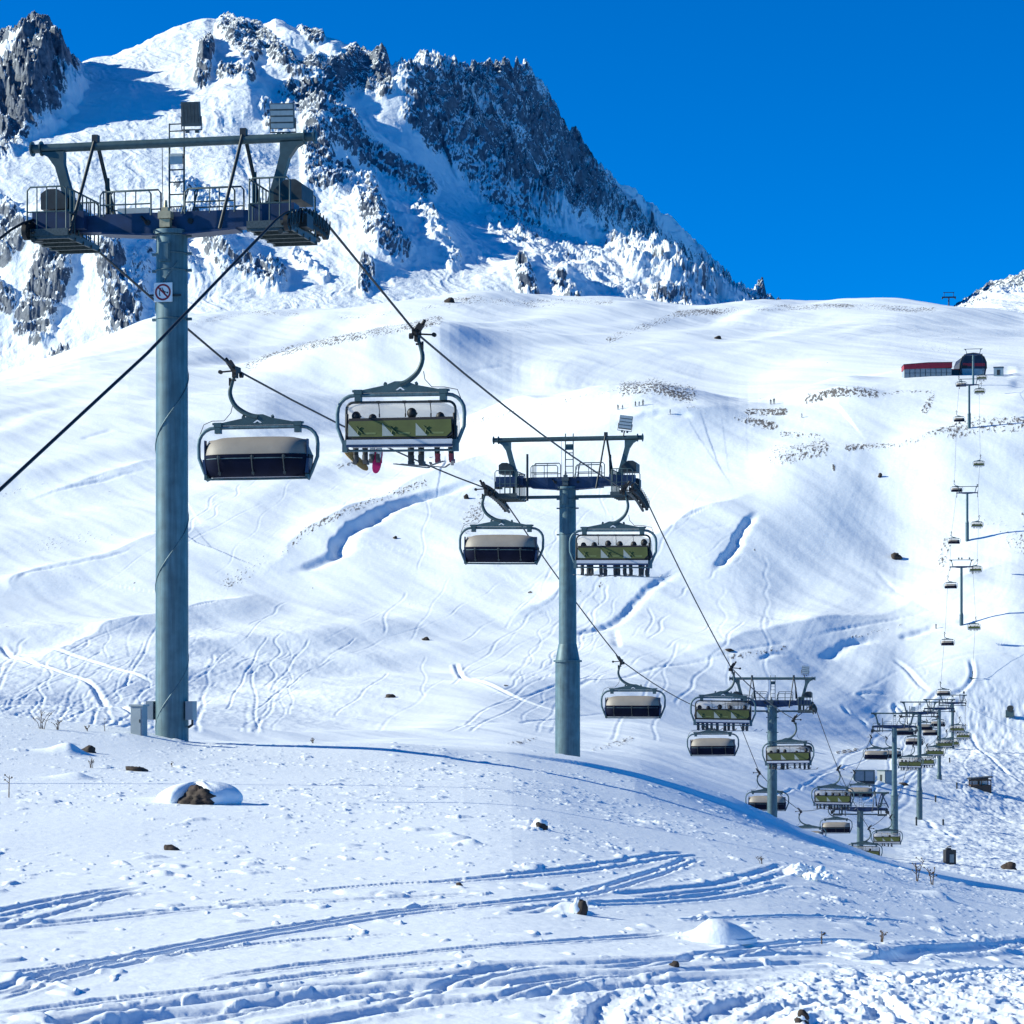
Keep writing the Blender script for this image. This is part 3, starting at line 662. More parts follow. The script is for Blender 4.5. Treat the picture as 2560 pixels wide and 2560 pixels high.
# churned snow, bottom right
vn = HY-base_n/Y*F; un = np.repeat(Un[None, :], len(Dn), 0)
ch = sstep(2395, 2450, vn)*sstep(1850, 2150, un)+.55*sstep(2430, 2470, vn+perlin(X/1.5, Y/1.5, 216)*30)*sstep(1250, 1600, un)
ch = np.clip(ch, 0, 1)
NT.Z += ch*(.030*fbm(X/.34, Y/.8, 3, 215, .6)+.013*sstep(.12, .36, perlin(X/.10, Y/.19, 217))+.008*sstep(.15, .38, perlin(X/.05, Y/.10, 218)))
tracks = [
    ([(-60, 2297), (0, 2283), (166, 2249), (371, 2218)], .06, .10), ([(-60, 2325), (0, 2310), (132, 2275), (298, 2238), (464, 2227)], .06, .12), ([(-60, 2320), (0, 2316), (199, 2300), (431, 2278), (729, 2260), (994, 2250), (1280, 2238)], .06, .11),
    ([(-60, 2500), (0, 2482), (166, 2429), (398, 2382), (596, 2346), (795, 2316), (1027, 2283), (1226, 2263), (1412, 2243), (1578, 2204), (1678, 2170), (1737, 2148)], .10, .085),
    ([(-60, 2490), (0, 2470), (166, 2418), (398, 2371), (596, 2337), (795, 2308), (1027, 2276), (1226, 2257)], .07, .08),
    ([(1060, 2215), (1280, 2190), (1479, 2170), (1644, 2144), (1737, 2135)], .07, .12), ([(1560, 2240), (1644, 2233), (1810, 2217), (1909, 2190), (1976, 2164)], .10, .14), ([(1280, 2285), (1479, 2262), (1810, 2240), (1960, 2210)], .05, .10),
    ([(60, 2575), (199, 2537), (464, 2497), (663, 2474), (928, 2449), (1160, 2427), (1280, 2408), (1545, 2397), (1810, 2384), (2049, 2377), (2194, 2393), (2274, 2378), (2400, 2372), (2640, 2360)], .12, .12),
    ([(120, 2585), (240, 2560), (398, 2532), (596, 2514), (795, 2484), (1050, 2463), (1280, 2451), (1446, 2430), (1678, 2422), (1943, 2402), (2095, 2396)], .13, .13),
    ([(640, 2580), (740, 2556), (861, 2535), (1020, 2508), (1280, 2486), (1478, 2466), (1744, 2442), (2009, 2429)], .12, .12),
    ([(1490, 2590), (1498, 2556), (1512, 2508), (1558, 2482), (1624, 2465)], .13, .09), ([(1740, 2560), (1797, 2521), (1876, 2488), (2009, 2462)], .12, .10), ([(2250, 2400), (2290, 2370), (2400, 2366), (2600, 2352)], .12, .14), ([(1900, 2560), (2000, 2510), (2200, 2480), (2500, 2470)], .1, .10), ([(2100, 2450), (2200, 2500), (2230, 2560)], .1, .08),
    ([(2170, 2420), (2330, 2440), (2600, 2420)], .1, .1), ([(1200, 2500), (1500, 2440), (1800, 2420)], .05, .07), ([(400, 2560), (760, 2500), (1200, 2470)], .06, .08)]
tracks += [([(-60, 2440), (300, 2392), (700, 2352), (1100, 2330)], .05, .06), ([(500, 2440), (900, 2392), (1400, 2350), (1700, 2330)], .05, .07), ([(900, 2520), (1300, 2420), (1700, 2396), (2200, 2350)], .05, .08),
    ([(-60, 2540), (240, 2496), (560, 2462), (900, 2420), (1280, 2392)], .05, .08), ([(700, 2240), (1000, 2214), (1280, 2202)], .05, .07), ([(1700, 2300), (2000, 2290), (2300, 2310)], .04, .05)]
for pts, A, wd in tracks:
    P = NB.world(pts, 6)
    d, sd, arc, L = NT.dist(P, wd*4.5)
    e = sstep(0, .6, arc)*sstep(0, .8, L-arc)
    dw = d+.018*fbm(X/.12, Y/.2, 2, 221)
    crumb = .5+.55*sstep(.05, .4, perlin(X/.085, Y/.15, 223))*sstep(-.1, .3, perlin(X/.7, Y/1.2, 225))+.35*perlin(X/.35, Y/.5, 224)
    if A >= .115:      # wide churned rut
        pr = -.034*np.exp(-(dw/(wd*.72))**6)+.018*crumb*np.exp(-((dw-wd*1.55)/(wd*.45))**2)
    else:              # a pair of ski grooves
        pr = -.021*np.exp(-((dw-wd*.75)/(wd*.40))**4)+.010*crumb*np.exp(-((dw-wd*1.55)/(wd*.35))**2)
    NT.Z += np.where(d < 1e8, e*pr, 0)
# mounds and drifts behind stones (photo pixels: centre, half width, height, tail)
for (px, py, wpx, hpx) in ((1800, 2345, 75, 46), (1430, 2283, 60, 26), (170, 1885, 60, 26), (500, 2005, 130, 22), (190, 1950, 60, 16), (1995, 2190, 40, 30), (1180, 2110, 40, 16), (1125, 2090, 40, 10), (2350, 2245, 50, 18), (2010, 2555, 60, 30), (640, 2150, 30, 8), (2200, 2190, 90, 10), (2140, 2320, 60, 8), (1320, 2062, 40, 8)):
    D = NB.hit(px, py); x = (px-CX)/F*D; rx = wpx/F*D; h = hpx/F*D
    dx = (X-x)/rx; dx = np.where(dx > 0, dx*1.25, dx*.75); dy = (Y-D-rx*.3)/(rx*1.3)
    rr2 = dx*dx+dy*dy
    NT.Z += h*np.exp(-rr2*2.0)*(1+.15*perlin(X/.3, Y/.4, 231))
ground = NT.build('snowfield', M['snow_near'])
# ---------------------------------------------------------------- the chairlift
SLOPE = (2590-CX)/F
HEAD = math.atan(SLOPE)
def a_line(D): return float(np.interp(D, [0, 700, 735, 795, 850, 920], [19.575, 19.575, 19.75, 20.75, 20.85, 20.9]))
def line_pt(D, off, z=0.0):      # point of the lift axis at distance D, offset to the right
    a = a_line(D); x = SLOPE*D-a; c, s = math.cos(HEAD), math.sin(HEAD)
    return Vector((x+off*c, D-off*s, z))
def ground_z(x, y):
    px = CX+x/y*F
    return max(NT.zat(px, y) if y < 112 else -1e9, HT.zat(px, y) if y > 82 else -1e9)

# chairs: (px centre, py of top bar, distance override) --------------------------------------------------
LCH = [(645, 1068, 0), (1254, 1320, 0), (1583, 1727, 0), (1782, 1835, 0), (1918, 1981, 0), (2019, 2070, 0), (2090, 2049, 0), (2150, 1963, 0), (2190, 1872, 0), (2228, 1872, 0),
       (2261, 1816, 0), (2286, 1842, 0), (2311, 1807, 0), (2326, 1821, 0), (2345, 1800, 0), (2359, 1724, 612), (2369, 1599, 636), (2377, 1457, 660), (2385, 1346, 700), (2392, 1217, 738), (2398, 1042, 775), (2403, 955, 800)]
RCH = [(1002, 987, 0), (1533, 1326, 0), (1808, 1744, 0), (1970, 1858, 0), (2082, 1970, 0), (2161, 2111, 0), (2217, 2078, 0), (2275, 1893, 0), (2310, 1890, 0), (2337, 1868, 0),
       (2360, 1849, 0), (2378, 1847, 0), (2393, 1813, 0), (2408, 1831, 0), (2419, 1786, 0), (2427, 1697, 640), (2435, 1560, 656), (2439, 1416, 678), (2443, 1305, 712), (2447, 1153, 752), (2449, 972, 797), (2454, 938, 832)]
HANG = 1.64
GAUGE = 3.05
LOFF, ROFF = .65, -.42           # chair centre relative to its grip
def chair_pos(px, py, D, right):
    if not D:
        a = 19.575+((-GAUGE-ROFF) if right else (GAUGE-LOFF))
        D = F*a/(2590-px)
    return W(px, py, D)
TW = [  # px-derived distance, crossarm z as photo row, base row, cable below crossarm, beam scale
    dict(D=58, yc=556, yb=1862, zs=.16, sc=1.06), dict(D=107, yc=1205, yb=1905, zs=-.40, sc=1.0, flare=1655, low=1), dict(D=190, yc=1757, yb=2085, zs=-.15, sc=1.0, low=1),
    dict(D=285, yc=2022, yb=2125, zs=-.55, sc=1.0, low=1, depress=1), dict(D=354, yc=1816, yb=2139, zs=-.35, sc=1.0, flare=1990, low=1), dict(D=430, yc=1782, yb=2070, zs=-.35, sc=1.0, flare=1978, low=1),
    dict(D=518, yc=1771, yb=2005, zs=-.35, sc=1.0, flare=1940, low=1), dict(D=600, yc=1757, yb=1907, zs=-.3, sc=1.05, flare=1862, low=1, depress=1), dict(D=672, yc=1417, yb=1584, zs=-.2, sc=1.0, flare=1538),
    dict(D=735, yc=1232, yb=1358, zs=-.2, sc=1.0, flare=1308), dict(D=795, yc=962, yb=1068, zs=-.2, sc=.95, flare=1036), dict(D=850, yc=886, yb=958, zs=-.2, sc=.95)]
for t in TW: t['zc'] = (HY-t['yc'])/F*t['D']

def nodes_for(right):
    off = GAUGE if right else -GAUGE
    N = []
    for c in (RCH if right else LCH):
        p = chair_pos(*c, right)
        ct, s_ = math.cos(HEAD), math.sin(HEAD); o = ROFF if right else LOFF
        g = Vector((p.x-o*ct, p.y+o*s_, p.z+HANG)); N.append((g.y, g, 'c'))
    for t in TW:
        g = line_pt(t['D'], off, t['zc']+t['zs']); N.append((g.y, g, 't'))
    N.sort(key=lambda q: q[0])
    return N
NODES = {True: nodes_for(True), False: nodes_for(False)}
def tower_slopes(t, right):
    N = NODES[right]; i = min(range(len(N)), key=lambda k: abs(N[k][1].y-t['D'])+(0 if N[k][2] == 't' else 50))
    g = N[i][1]
    def sl(step):
        j = i+step
        while 0 <= j < len(N) and abs(N[j][1].y-g.y) < 6: j += step
        if not (0 <= j < len(N)): return None
        q = N[j][1]; return (q.z-g.z)/(q.y-g.y)
    a, b = sl(-1), sl(1)
    if a is None: a = .449
    if b is None: b = a
    return a, b
TRAIN = 1.95
def train_curve(zs, s0, s1, n=12, half=TRAIN, near=None):
    out = []; a = half if near is None else near
    for k in range(n):
        y = -a+(half+a)*k/(n-1)
        out.append((y, zs+(s0+s1)/2*y+(s1-s0)/(4*half)*y*y))
    return out

def person_sign(mb_black, c, s):
    # small figure on a swinging chair, as on the sign
    def P(x, z): return (c[0]+x*s, c[1], c[2]+z*s)
    mb_black.tube([P(-.10, .62), P(-.02, .25), P(.42, -.02), P(.78, -.02)], .075*s, 6)
    mb_black.tube([P(.02, .3), P(.34, -.28)], .09*s, 6)
    mb_black.tube([P(-.44, .28), P(-.50, -.18), P(-.42, -.52)], .085*s, 6)
    mb_black.tube([P(-.46, .2), P(-.22, .58)], .05*s, 6)
    mb_black.ball(P(-.30, .52), .10*s, 8, 6); mb_black.ball(P(.62, -.1), .11*s, 8, 6)

def make_tower(i, t):
    D = t['D']; zc = t['zc']; near = i < 3; mid = i < 8; k = t['sc']
    base_z = (HY-t['yb'])/F*D
    p = line_pt(D, 0, 0)
    gz = ground_z(p.x, p.y)
    if i > 0: base_z = min(base_z, gz)
    root = empty('lift_tower', (p.x, p.y, base_z), -HEAD)
    h = zc-base_z
    def V(x, y, z): return (x*k, y, z+h)
    n = 24 if near else 12
    # pole
    mb = MB(); rp = .355
    if t.get('flare'):
        zf = (HY-t['flare'])/F*D-base_z
        mb.tube([(0, 0, -2.5), (0, 0, zf)], [.53, .52], n); mb.tube([(0, 0, zf), (0, 0, zf+.08)], .60, n)
        mb.tube([(0, 0, zf+.04), (0, 0, zf+.75)], [.52, rp+.03], n); mb.tube([(0, 0, zf+.75), (0, 0, h-.25)], [rp+.02, rp-.01], n)
    else:
        mb.tube([(0, 0, -2.5), (0, 0, h-.25)], [rp+.025, rp], n)
    mb.tube([(0, 0, h-.30), (0, 0, h-.20)], rp+.07, n)
    if near:
        # spiral weld seam
        turns = 3.4 if i == 0 else 2.5; pts = []
        for q in range(int(turns*28)):
            an = 2*math.pi*q/28; zz = .2+q*(h-1.0)/(turns*28); pts.append((-(rp+.012)*math.cos(an), -(rp+.012)*math.sin(an), zz))
        if not t.get('flare'): mb.tube(pts, .017, 5)
        for zz in (h-.72, h-.32, h-2.2, h-1.1):
            for s in (-1, 1): mb.box((s*(rp+.05), 0, zz), (.12, .07, .06))
            mb.tube([((rp+.012)*math.cos(a/20*2*math.pi), (rp+.012)*math.sin(a/20*2*math.pi), zz) for a in range(20)], .014, 4, True)
    mb.build('pole', M['steel'], root)
    # crossarm
    mb = MB()
    poly = [(-3.0, .10), (-1.5, .20), (1.5, .20), (3.0, .10), (3.0, -.16), (1.5, -.20), (.5, -.27), (-.5, -.27), (-1.5, -.20), (-3.0, -.16)]
    mb.prism([(x*k, z+h) for x, z in poly], -.20, .20)
    mb.prism([(x*k, z+h) for x, z in [(-1.5, -.203), (-.5, -.273), (.5, -.273), (1.5, -.203), (1.5, -.25), (.5, -.32), (-.5, -.32), (-1.5, -.25)]], -.26, .26)
    arm = mb.build('crossarm', M['navy'], root)
    if near:
        for s in (-1, 1):
            mb = MB(); mb.cyl(V(s*.48, -.204, -.02), V(s*.48, -.23, -.02), .065, n=16)
            if s < 0: mb.tube([V(-.62, -.21, .12), V(-.56, -.23, .05), V(-.5, -.23, -.02)], .03, 6)
            mb.build('lifting_hole', M['black'], arm)
        mb = MB(); mb.box(V(-.03, -.34, .10), (.30, .22, .16)); mb.box(V(-.03, -.34, .22), (.16, .16, .10)); mb.cyl(V(-.03, -.34, .27), V(-.03, -.34, .44), .05, .03, 10); mb.box(V(-.03, -.34, -.08), (.24, .16, .18))
        mb.build('pole_cap', M['brass'] if i == 0 else M['grate'], root)
        mb = MB(); mb.box(V(-.05, -rp-.01, -.72), (.26, .06, .44)); mb.box(V(-.05, -rp-.045, -.72), (.20, .02, .36)); mb.build('access_door', M['steel'], root)
    # gantry above
    zg = 1.80
    mb = MB(); mb.tube([V(-3.2, 0, zg), V(3.2, 0, zg)], .10, 12 if near else 8)
    for s in (-1, 1):
        mb.cyl(V(s*3.18, 0, zg), V(s*3.15, 0, zg), .17, n=12)
        mb.cyl(V(s*2.97, 0, zg), V(s*2.94, 0, zg), .17, n=12)
    mb.build('gantry_beam', M['teal'], root)
    for s in (-1, 1):
        mb = MB()
        P2 = [(2.08, .18), (2.33, .18), (2.52, 1.0), (2.62, 1.35), (2.78, 1.58), (2.98, 1.70), (2.42, 1.70), (2.42, 1.42), (2.34, 1.10)]
        P2 = [(s*x*k, z+h) for x, z in P2]
        if s < 0: P2.reverse()
        mb.prism(P2, -.09, .09); mb.build('gantry_arm', M['teal'], root)
    if t.get('depress'):
        mb = MB(); mb.tube([V(1.9, -.05, .15), V(2.35, -.05, 1.75)], .07, 6); mb.tube([V(3.15, -.05, .15), V(2.35, -.05, 1.75)], .07, 6); mb.tube([V(2.05, -.05, .62), V(2.95, -.05, .62)], .05, 6)
        mb.build('a_frame', M['navy'], root)
    if mid:
        spots = [(-1.72, 1), (1.60, 1)] if i in (0,) else ([(-1.62, .45), (1.62, 1)] if i != 2 else [(-1.5, 1), (1.6, 1)])
        for x, full in spots:
            mb = MB()
            if full == 1:
                top = 2.02
                mb.tube([V(x-.26, -.9, -.35), V(x, 0, top)], .042, 6); mb.tube([V(x+.22, .9, -.1), V(x, 0, top)], .05, 6); mb.box(V(x, 0, top-.1), (.14, .16, .26))
                mb.tube([V(x+.12, .45, .3), V(x+.1, .45, 1.15)], .06, 6)
            else:
                mb.tube([V(x, -.5, -.8), V(x, -.5, 1.15)], .055, 6)
            mb.build('brace', M['darksteel'], root)
        mb = MB()
        for x in (-.14, .19): mb.tube([V(x, .25, .15), V(x, .25, 2.05 if i else 1.75)], .025, 6)
        for q in range(6 if i else 5): mb.tube([V(-.14, .25, .4+.28*q), V(.19, .25, .4+.28*q)], .018, 5)
        if i == 0:
            for x in (-.14, .19): mb.tube([V(x, .25, 1.7), V(x, .25, 2.3)], .018, 5)
            for q in (1.95, 2.12, 2.28): mb.tube([V(-.14, .25, q), V(.3, .25, q)], .015, 5)
        mb.tube([V(-.3, .3, .2), V(-.32, .3, 1.75)], .010, 4)
        mb.build('ladder', M['grate'], root)
        mb = MB(); mb.box(V(.025, .22, 1.48), (.30, .05, .24)); mb.build('ladder_plate', M['lampglass'] if i == 0 else M['teal'], root)
        # hand rails on the crossarm
        for x0, x1 in ((-1.5, -.36), (.40, 1.5)):
            mb = MB()
            for y in ((-.34, .34) if near else (-.34,)):
                zt = .82 if y > 0 else .68
                r = .022
                mb.tube([V(x0, y, .12), V(x0, y, zt-.08), V(x0+.06, y, zt), V(x1-.06, y, zt), V(x1, y, zt-.08), V(x1, y, .12)], r, 6)
                mb.tube([V(x0, y, .38), V(x1, y, .38)], r*.8, 5); mb.tube([V(x0+.08*(1 if x0 < 0 else -1), y, .12), V(x0+.08, y, zt)], r*.8, 5)
                if near: mb.tube([V((x0+x1)/2, y, .12), V((x0+x1)/2, y, zt)], r*.7, 5)
            mb.build('guard_rail', M['teal'], root)
        if near and i == 0:
            mb = MB(); mb.box(V(-.85, .05, .27), (.75, .22, .16)); mb.build('cable_tray', M['lampglass'], root)
    if t.get('low'):
        mb = MB(); mb.box(V(0, .05, -.62), (5.0*k, .16, .13))
        for s in (-1, 1): mb.box(V(s*2.3, .05, -.4), (.1, .12, .5))
        mb.build('lower_crossbar', M['teal'], root)
    # floodlights
    lamps = {0: [(.42, 'back'), (2.45, 'front')], 1: [(2.45, 'tilt')], 2: [(2.45, 'tilt')], 4: [(2.55, 'tilt')], 7: [(2.5, 'back')], 8: [(-.7, 's'), (.1, 's'), (2.1, 's')], 9: [(2.9, 's')]}.get(i, [])
    for x, kd in lamps:
        if kd == 's':
            mb = MB(); mb.tube([V(x, 0, zg), V(x, 0, zg+.3)], .04, 6); mb.box(V(x, -.05, zg+.42), (.42, .2, .40), (.4, 0, 0)); mb.build('floodlight', M['lampgrey'], root); continue
        fr = kd != 'back'; sz = (.42, .16, .54) if not fr else (.54, .14, .56)
        zl = zg+.64 if kd != 'front' else zg+.50
        rot = (.25 if kd != 'tilt' else -.15, .13 if kd == 'tilt' else 0, .12)
        e = bpy.data.objects.new('floodlight', None); bpy.data.objects.remove(e)
        mb = MB(); mb.box((0, 0, 0), sz)
        mb.tube([(-sz[0]/2-.02, 0, -.05), (-sz[0]/2-.02, 0, -sz[2]/2-.08), (sz[0]/2+.02, 0, -sz[2]/2-.08), (sz[0]/2+.02, 0, -.05)], .018, 6)
        mb.box((-.1, .0, -sz[2]/2-.11), (.08, .1, .08)); mb.box((.12, 0, -sz[2]/2-.11), (.08, .1, .08))
        lo = mb.build('floodlight', M['lampgrey'], root); lo.location = V(x, .02, zl); lo.rotation_euler = rot
        if fr:
            for q in range(4):
                m2 = MB(); zq = -sz[2]/2+.02+sz[2]/4*(q+.5)-.02
                m2.box((0, -sz[1]/2-.012, zq), (sz[0]-.03, .03, sz[2]/4-.035)); m2.build('lamp_panel', M['lampglass'], lo)
            m2 = MB()
            m2.tube([(0, 0, -sz[2]/2-.08), (-.02, 0, -sz[2]/2-.32)], .03, 6); m2.build('lamp_post', M['darksteel'], lo)
        else:
            m2 = MB()
            for q in range(5): m2.box((-.16+.08*q, -sz[1]/2-.012, .02), (.02, .03, .42))
            m2.build('cooling_fin', M['lampgrey'], lo)
    # sheave trains, catwalks
    for right in (False, True):
        s = 1 if right else -1
        s0, s1 = tower_slopes(t, right); dep = t.get('depress')
        nw = 12 if near else (8 if mid else 6)
        cur = train_curve(t['zs'], s0, s1, nw, TRAIN if i == 0 else 1.9, 1.1 if i == 0 else None); rw = .19
        tb = MB()
        xs = s*GAUGE/k
        for q in range(0, nw-1, 2):
            y0, z0_ = cur[q]; y1, z1_ = cur[q+1]; dz = rw*(.9 if dep else -.9)
            tb.tube([V(xs-s*.14/k, y0, z0_+dz), V(xs-s*.14/k, (y0+y1)/2, (z0_+z1_)/2+dz*1.8), V(xs-s*.14/k, y1, z1_+dz)], .045, 6)
        mids = [cur[0], cur[len(cur)//2], cur[-1]]
        tb.tube([V(xs-s*.16/k, y, z+(rw*2.0 if dep else -rw*2.0)) for y, z in mids], .06, 6)
        tb.box(V(s*2.95, 0, -.1), (.24, .5, .3))
        tr_ = tb.build('sheave_train', M['darksteel'], root)
        wb = None
        for q, (y, z) in enumerate(cur):
            zz = z+(rw if dep else -rw)
            m2 = MB(); n2 = 16 if near else 8
            m2.cyl(V(xs-s*.05/k, y, zz), V(xs+s*.05/k, y, zz), rw, n=n2); m2.cyl(V(xs-s*.065/k, y, zz), V(xs+s*.07/k, y, zz), rw*.45, n=8)
            if mid or wb is None:
                wb = m2.build('sheave', M['black'], tr_)
            if near: 
                m3 = MB(); m3.tube([V(xs+s*.10/k, y-.03, zz-.08), V(xs+s*.11/k, y, zz+.12), V(xs+s*.10/k, y+.05, zz+.24)], .018, 5); m3.build('rope_catcher', M['grate'], tr_)
        if mid:
            # catwalk with rails and, above it, a weather hood over the working platform
            zd = -.34 if not t.get('low') else -.62
            xa, xb = (s*2.02, s*2.90)
            mb = MB(); mb.box(V((xa+xb)/2, 0, zd), (abs(xb-xa)*k, 2.0, .06)); 
            for q in range(5): mb.box(V((xa+xb)/2, -1.0+.5*q, zd-.07), (abs(xb-xa)*k+.1, .06, .09))
            for x in (xa, xb): mb.box(V(x, 0, zd-.02), (.05, 2.05, .14))
            mb.box(V((xa+xb)/2, -1.03, zd+.03), (abs(xb-xa)*k+.1, .05, .16))
            ck = mb.build('catwalk', M['grate'], root)
            mb = MB(); zr = zd+1.06; r = .022
            for y in (-1.0, 1.0):
                mb.tube([V(xa, y, zd), V(xa, y, zr-.08), V(xa+s*.07, y, zr), V(xb-s*.07, y, zr), V(xb, y, zr-.08), V(xb, y, zd)], r, 6)
                mb.tube([V(xa, y, zd+.5), V(xb, y, zd+.5)], r*.8, 5)
                if near:
                    for q in range(1, 4): mb.tube([V(xa+(xb-xa)*q/4, y, zd), V(xa+(xb-xa)*q/4, y, zr-.02)], r*.7, 5)
            mb.tube([V(xa, -1.0, zr-.02), V(xa, 1.0, zr-.02)], r, 6); mb.tube([V(xa, -1.0, zd+.5), V(xa, 1.0, zd+.5)], r, 6)
            for q in range(9): mb.tube([V(xa, -1.0+.25*q, zd), V(xa, -1.0+.25*q, zr-.02)], r*.8, 5)
            mb.build('catwalk_rail', M['teal'], ck)
            if near:
                mb = MB(); y0 = .3
                hood = [(-.30, -.24), (.32, -.24), (.32, .0), (.06, .22), (-.16, .22), (-.30, .12)]
                xo = s*2.62
                mb.prism([((xo+(x if s < 0 else -x))*k, z+.62+h) for x, z in (hood if s < 0 else list(reversed(hood)))], y0-.45, y0+.5)
                mb.build('weather_hood', M['darksteel'], root)
                mb = MB(); mb.box(V(s*2.48, -.5, .0), (.90, .4, .42)); mb.box(V(s*1.95, -.3, .06), (.26, .3, .40)); mb.box(V(xo-s*.35, .1, .05), (.2, .9, .3)); mb.build('brake_box', M['navy'], root)
    if i == 0:
        # prohibition sign on the pole
        zs_ = (HY-737)/F*D-base_z; sx = -.07
        mb = MB(); mb.box((sx, -rp-.045, zs_), (.43, .03, .43)); sg = mb.build('sign', M['white'], root)
        for bx, by, bw in ((sx-.19, -rp-.01, .3), (sx+.3, -rp+.03, .2)):
            mb = MB(); mb.box((bx, by, zs_-.06), (bw, .03, .05)); mb.build('sign_bracket', M['darksteel'], sg)
        mb = MB(); yy = -rp-.064; rr = .165
        ring = lambda ra: [(sx+ra*math.cos(q/40*2*math.pi), yy, zs_+ra*math.sin(q/40*2*math.pi)) for q in range(40)]
        a, b = ring(rr+.022), ring(rr-.020); vs = a+b
        mb.add(vs, [(q, (q+1) % 40, 40+(q+1) % 40, 40+q) for q in range(40)])
        mb.box((sx+.005, yy-.001, zs_-.005), (.036, .004, .32), (0, -math.pi/4, 0))
        mb.build('prohibition_ring', M['red'], sg)
        mb = MB(); person_sign(mb, (sx, yy+.010, zs_), .165); mb.build('pictogram', M['signblack'], sg)
        for s in (-1, 1):
            mb = MB(); mb.box((s*.47, -.05, .78), (.17, .3, .42)); mb.box((s*.40, 0, .76), (.1, .12, .34)); mb.build('junction_box', M['bargrey'], root)
        mb = MB(); mb.tube([(.5, -.05, .58), (.5, -.05, .46), (.4, -.02, .40)], .03, 6); mb.build('cable_duct', M['darksteel'], root)
    return root

TLAB = ['tall grey steel chairlift tower nearest the camera with a round prohibition sign on its pole',
        'second chairlift tower, flared grey pole behind the snow crest, one tilted floodlight on top',
        'third chairlift tower, partly hidden by a green-backed chair, its pole dipping behind the snow bank',
        'low chairlift tower with a dark triangular frame, half hidden behind a taller pole',
        'tall flared chairlift tower standing right beside the low one with the triangular frame',
        'flared chairlift tower between two others on the valley floor, a small post at its foot',
        'chairlift tower on the valley floor standing left of the wooden shed',
        'last valley chairlift tower, with triangular frame, casting a long shadow across the piste',
        'chairlift tower at the foot of the steep slope, three small lamps on its top beam',
        'chairlift tower halfway up the steep slope above the rocky gully',
        'chairlift tower on the rocky rib just below the red-banded station',
        'topmost chairlift tower right in front of the round dark station dome']
for i, t in enumerate(TW):
    t['root'] = tag(make_tower(i, t), TLAB[i], 'lift tower', 'towers of the six-seat chairlift')

# ---------------------------------------------------------------- haul rope, one run up and one run down
def rope(right, label):
    N = NODES[right]; P = []
    tD = {round(line_pt(t['D'], GAUGE if right else -GAUGE).y, 3): t for t in TW}
    g0 = N[0][1]
    if N[0][2] != 't': g0 = N[0][1]
    first = g0; 
    for back in (20., 10.):
        P.append(Vector((first.x-SLOPE*back, first.y-back, first.z-.449*back)))
    for q, (y, g, kd) in enumerate(N):
        if kd == 't':
            t = tD[round(y, 3)]; s0, s1 = tower_slopes(t, right)
            for yy, zz in train_curve(t['zs'], s0, s1, 7, TRAIN if t['D'] == 58 else 1.9):
                P.append(Vector((g.x+SLOPE*yy, g.y+yy, t['zc']+zz+.03)))
        else:
            P.append(g.copy())
    Q = [P[0]]
    for a, b in zip(P[:-1], P[1:]):      # slight sag between the points that carry it
        L = (b-a).length; n = 6 if L > 12 else 1
        for k in range(1, n+1):
            s = k/n; p = a.lerp(b, s); p.z -= 4*s*(1-s)*L*L*.00018; Q.append(p)
    mb = MB(); mb.tube(Q, .031, 8)
    return tag(mb.build('haul_rope', M['cable']), label, 'cable', 'haul ropes of the chairlift')
rope(False, 'dark steel haul rope carrying the empty chairs, left run')
rope(True, 'dark steel haul rope carrying the occupied chairs, right run')

# ---------------------------------------------------------------- chairs
HWF = 1.75
def rrect(hw, zt, zb_, r, y=0.0, n=7, rb=None):
    rb = r if rb is None else rb; out = []
    for cx, cz, a0, rad in ((hw-r, zt-r, 90, r), (hw-rb, zb_+rb, 0, rb), (-hw+rb, zb_+rb, -90, rb), (-hw+r, zt-r, 180, r)):
        for k in range(n):
            a = R(a0-90*k/(n-1)); out.append((cx+rad*math.cos(a), y, cz+rad*math.sin(a)))
    return out
def curve(pts, sub=4):
    P = [Vector(p) for p in pts]; Q = []
    for i in range(len(P)-1):
        p0, p1, p2, p3 = P[max(i-1, 0)], P[i], P[i+1], P[min(i+2, len(P)-1)]
        for k in range(sub):
            t = k/sub; Q.append(.5*((2*p1)+(p2-p0)*t+(2*p0-5*p1+4*p2-p3)*t*t+(3*p1-p0-3*p2+p3)*t**3))
    return Q+[P[-1]]
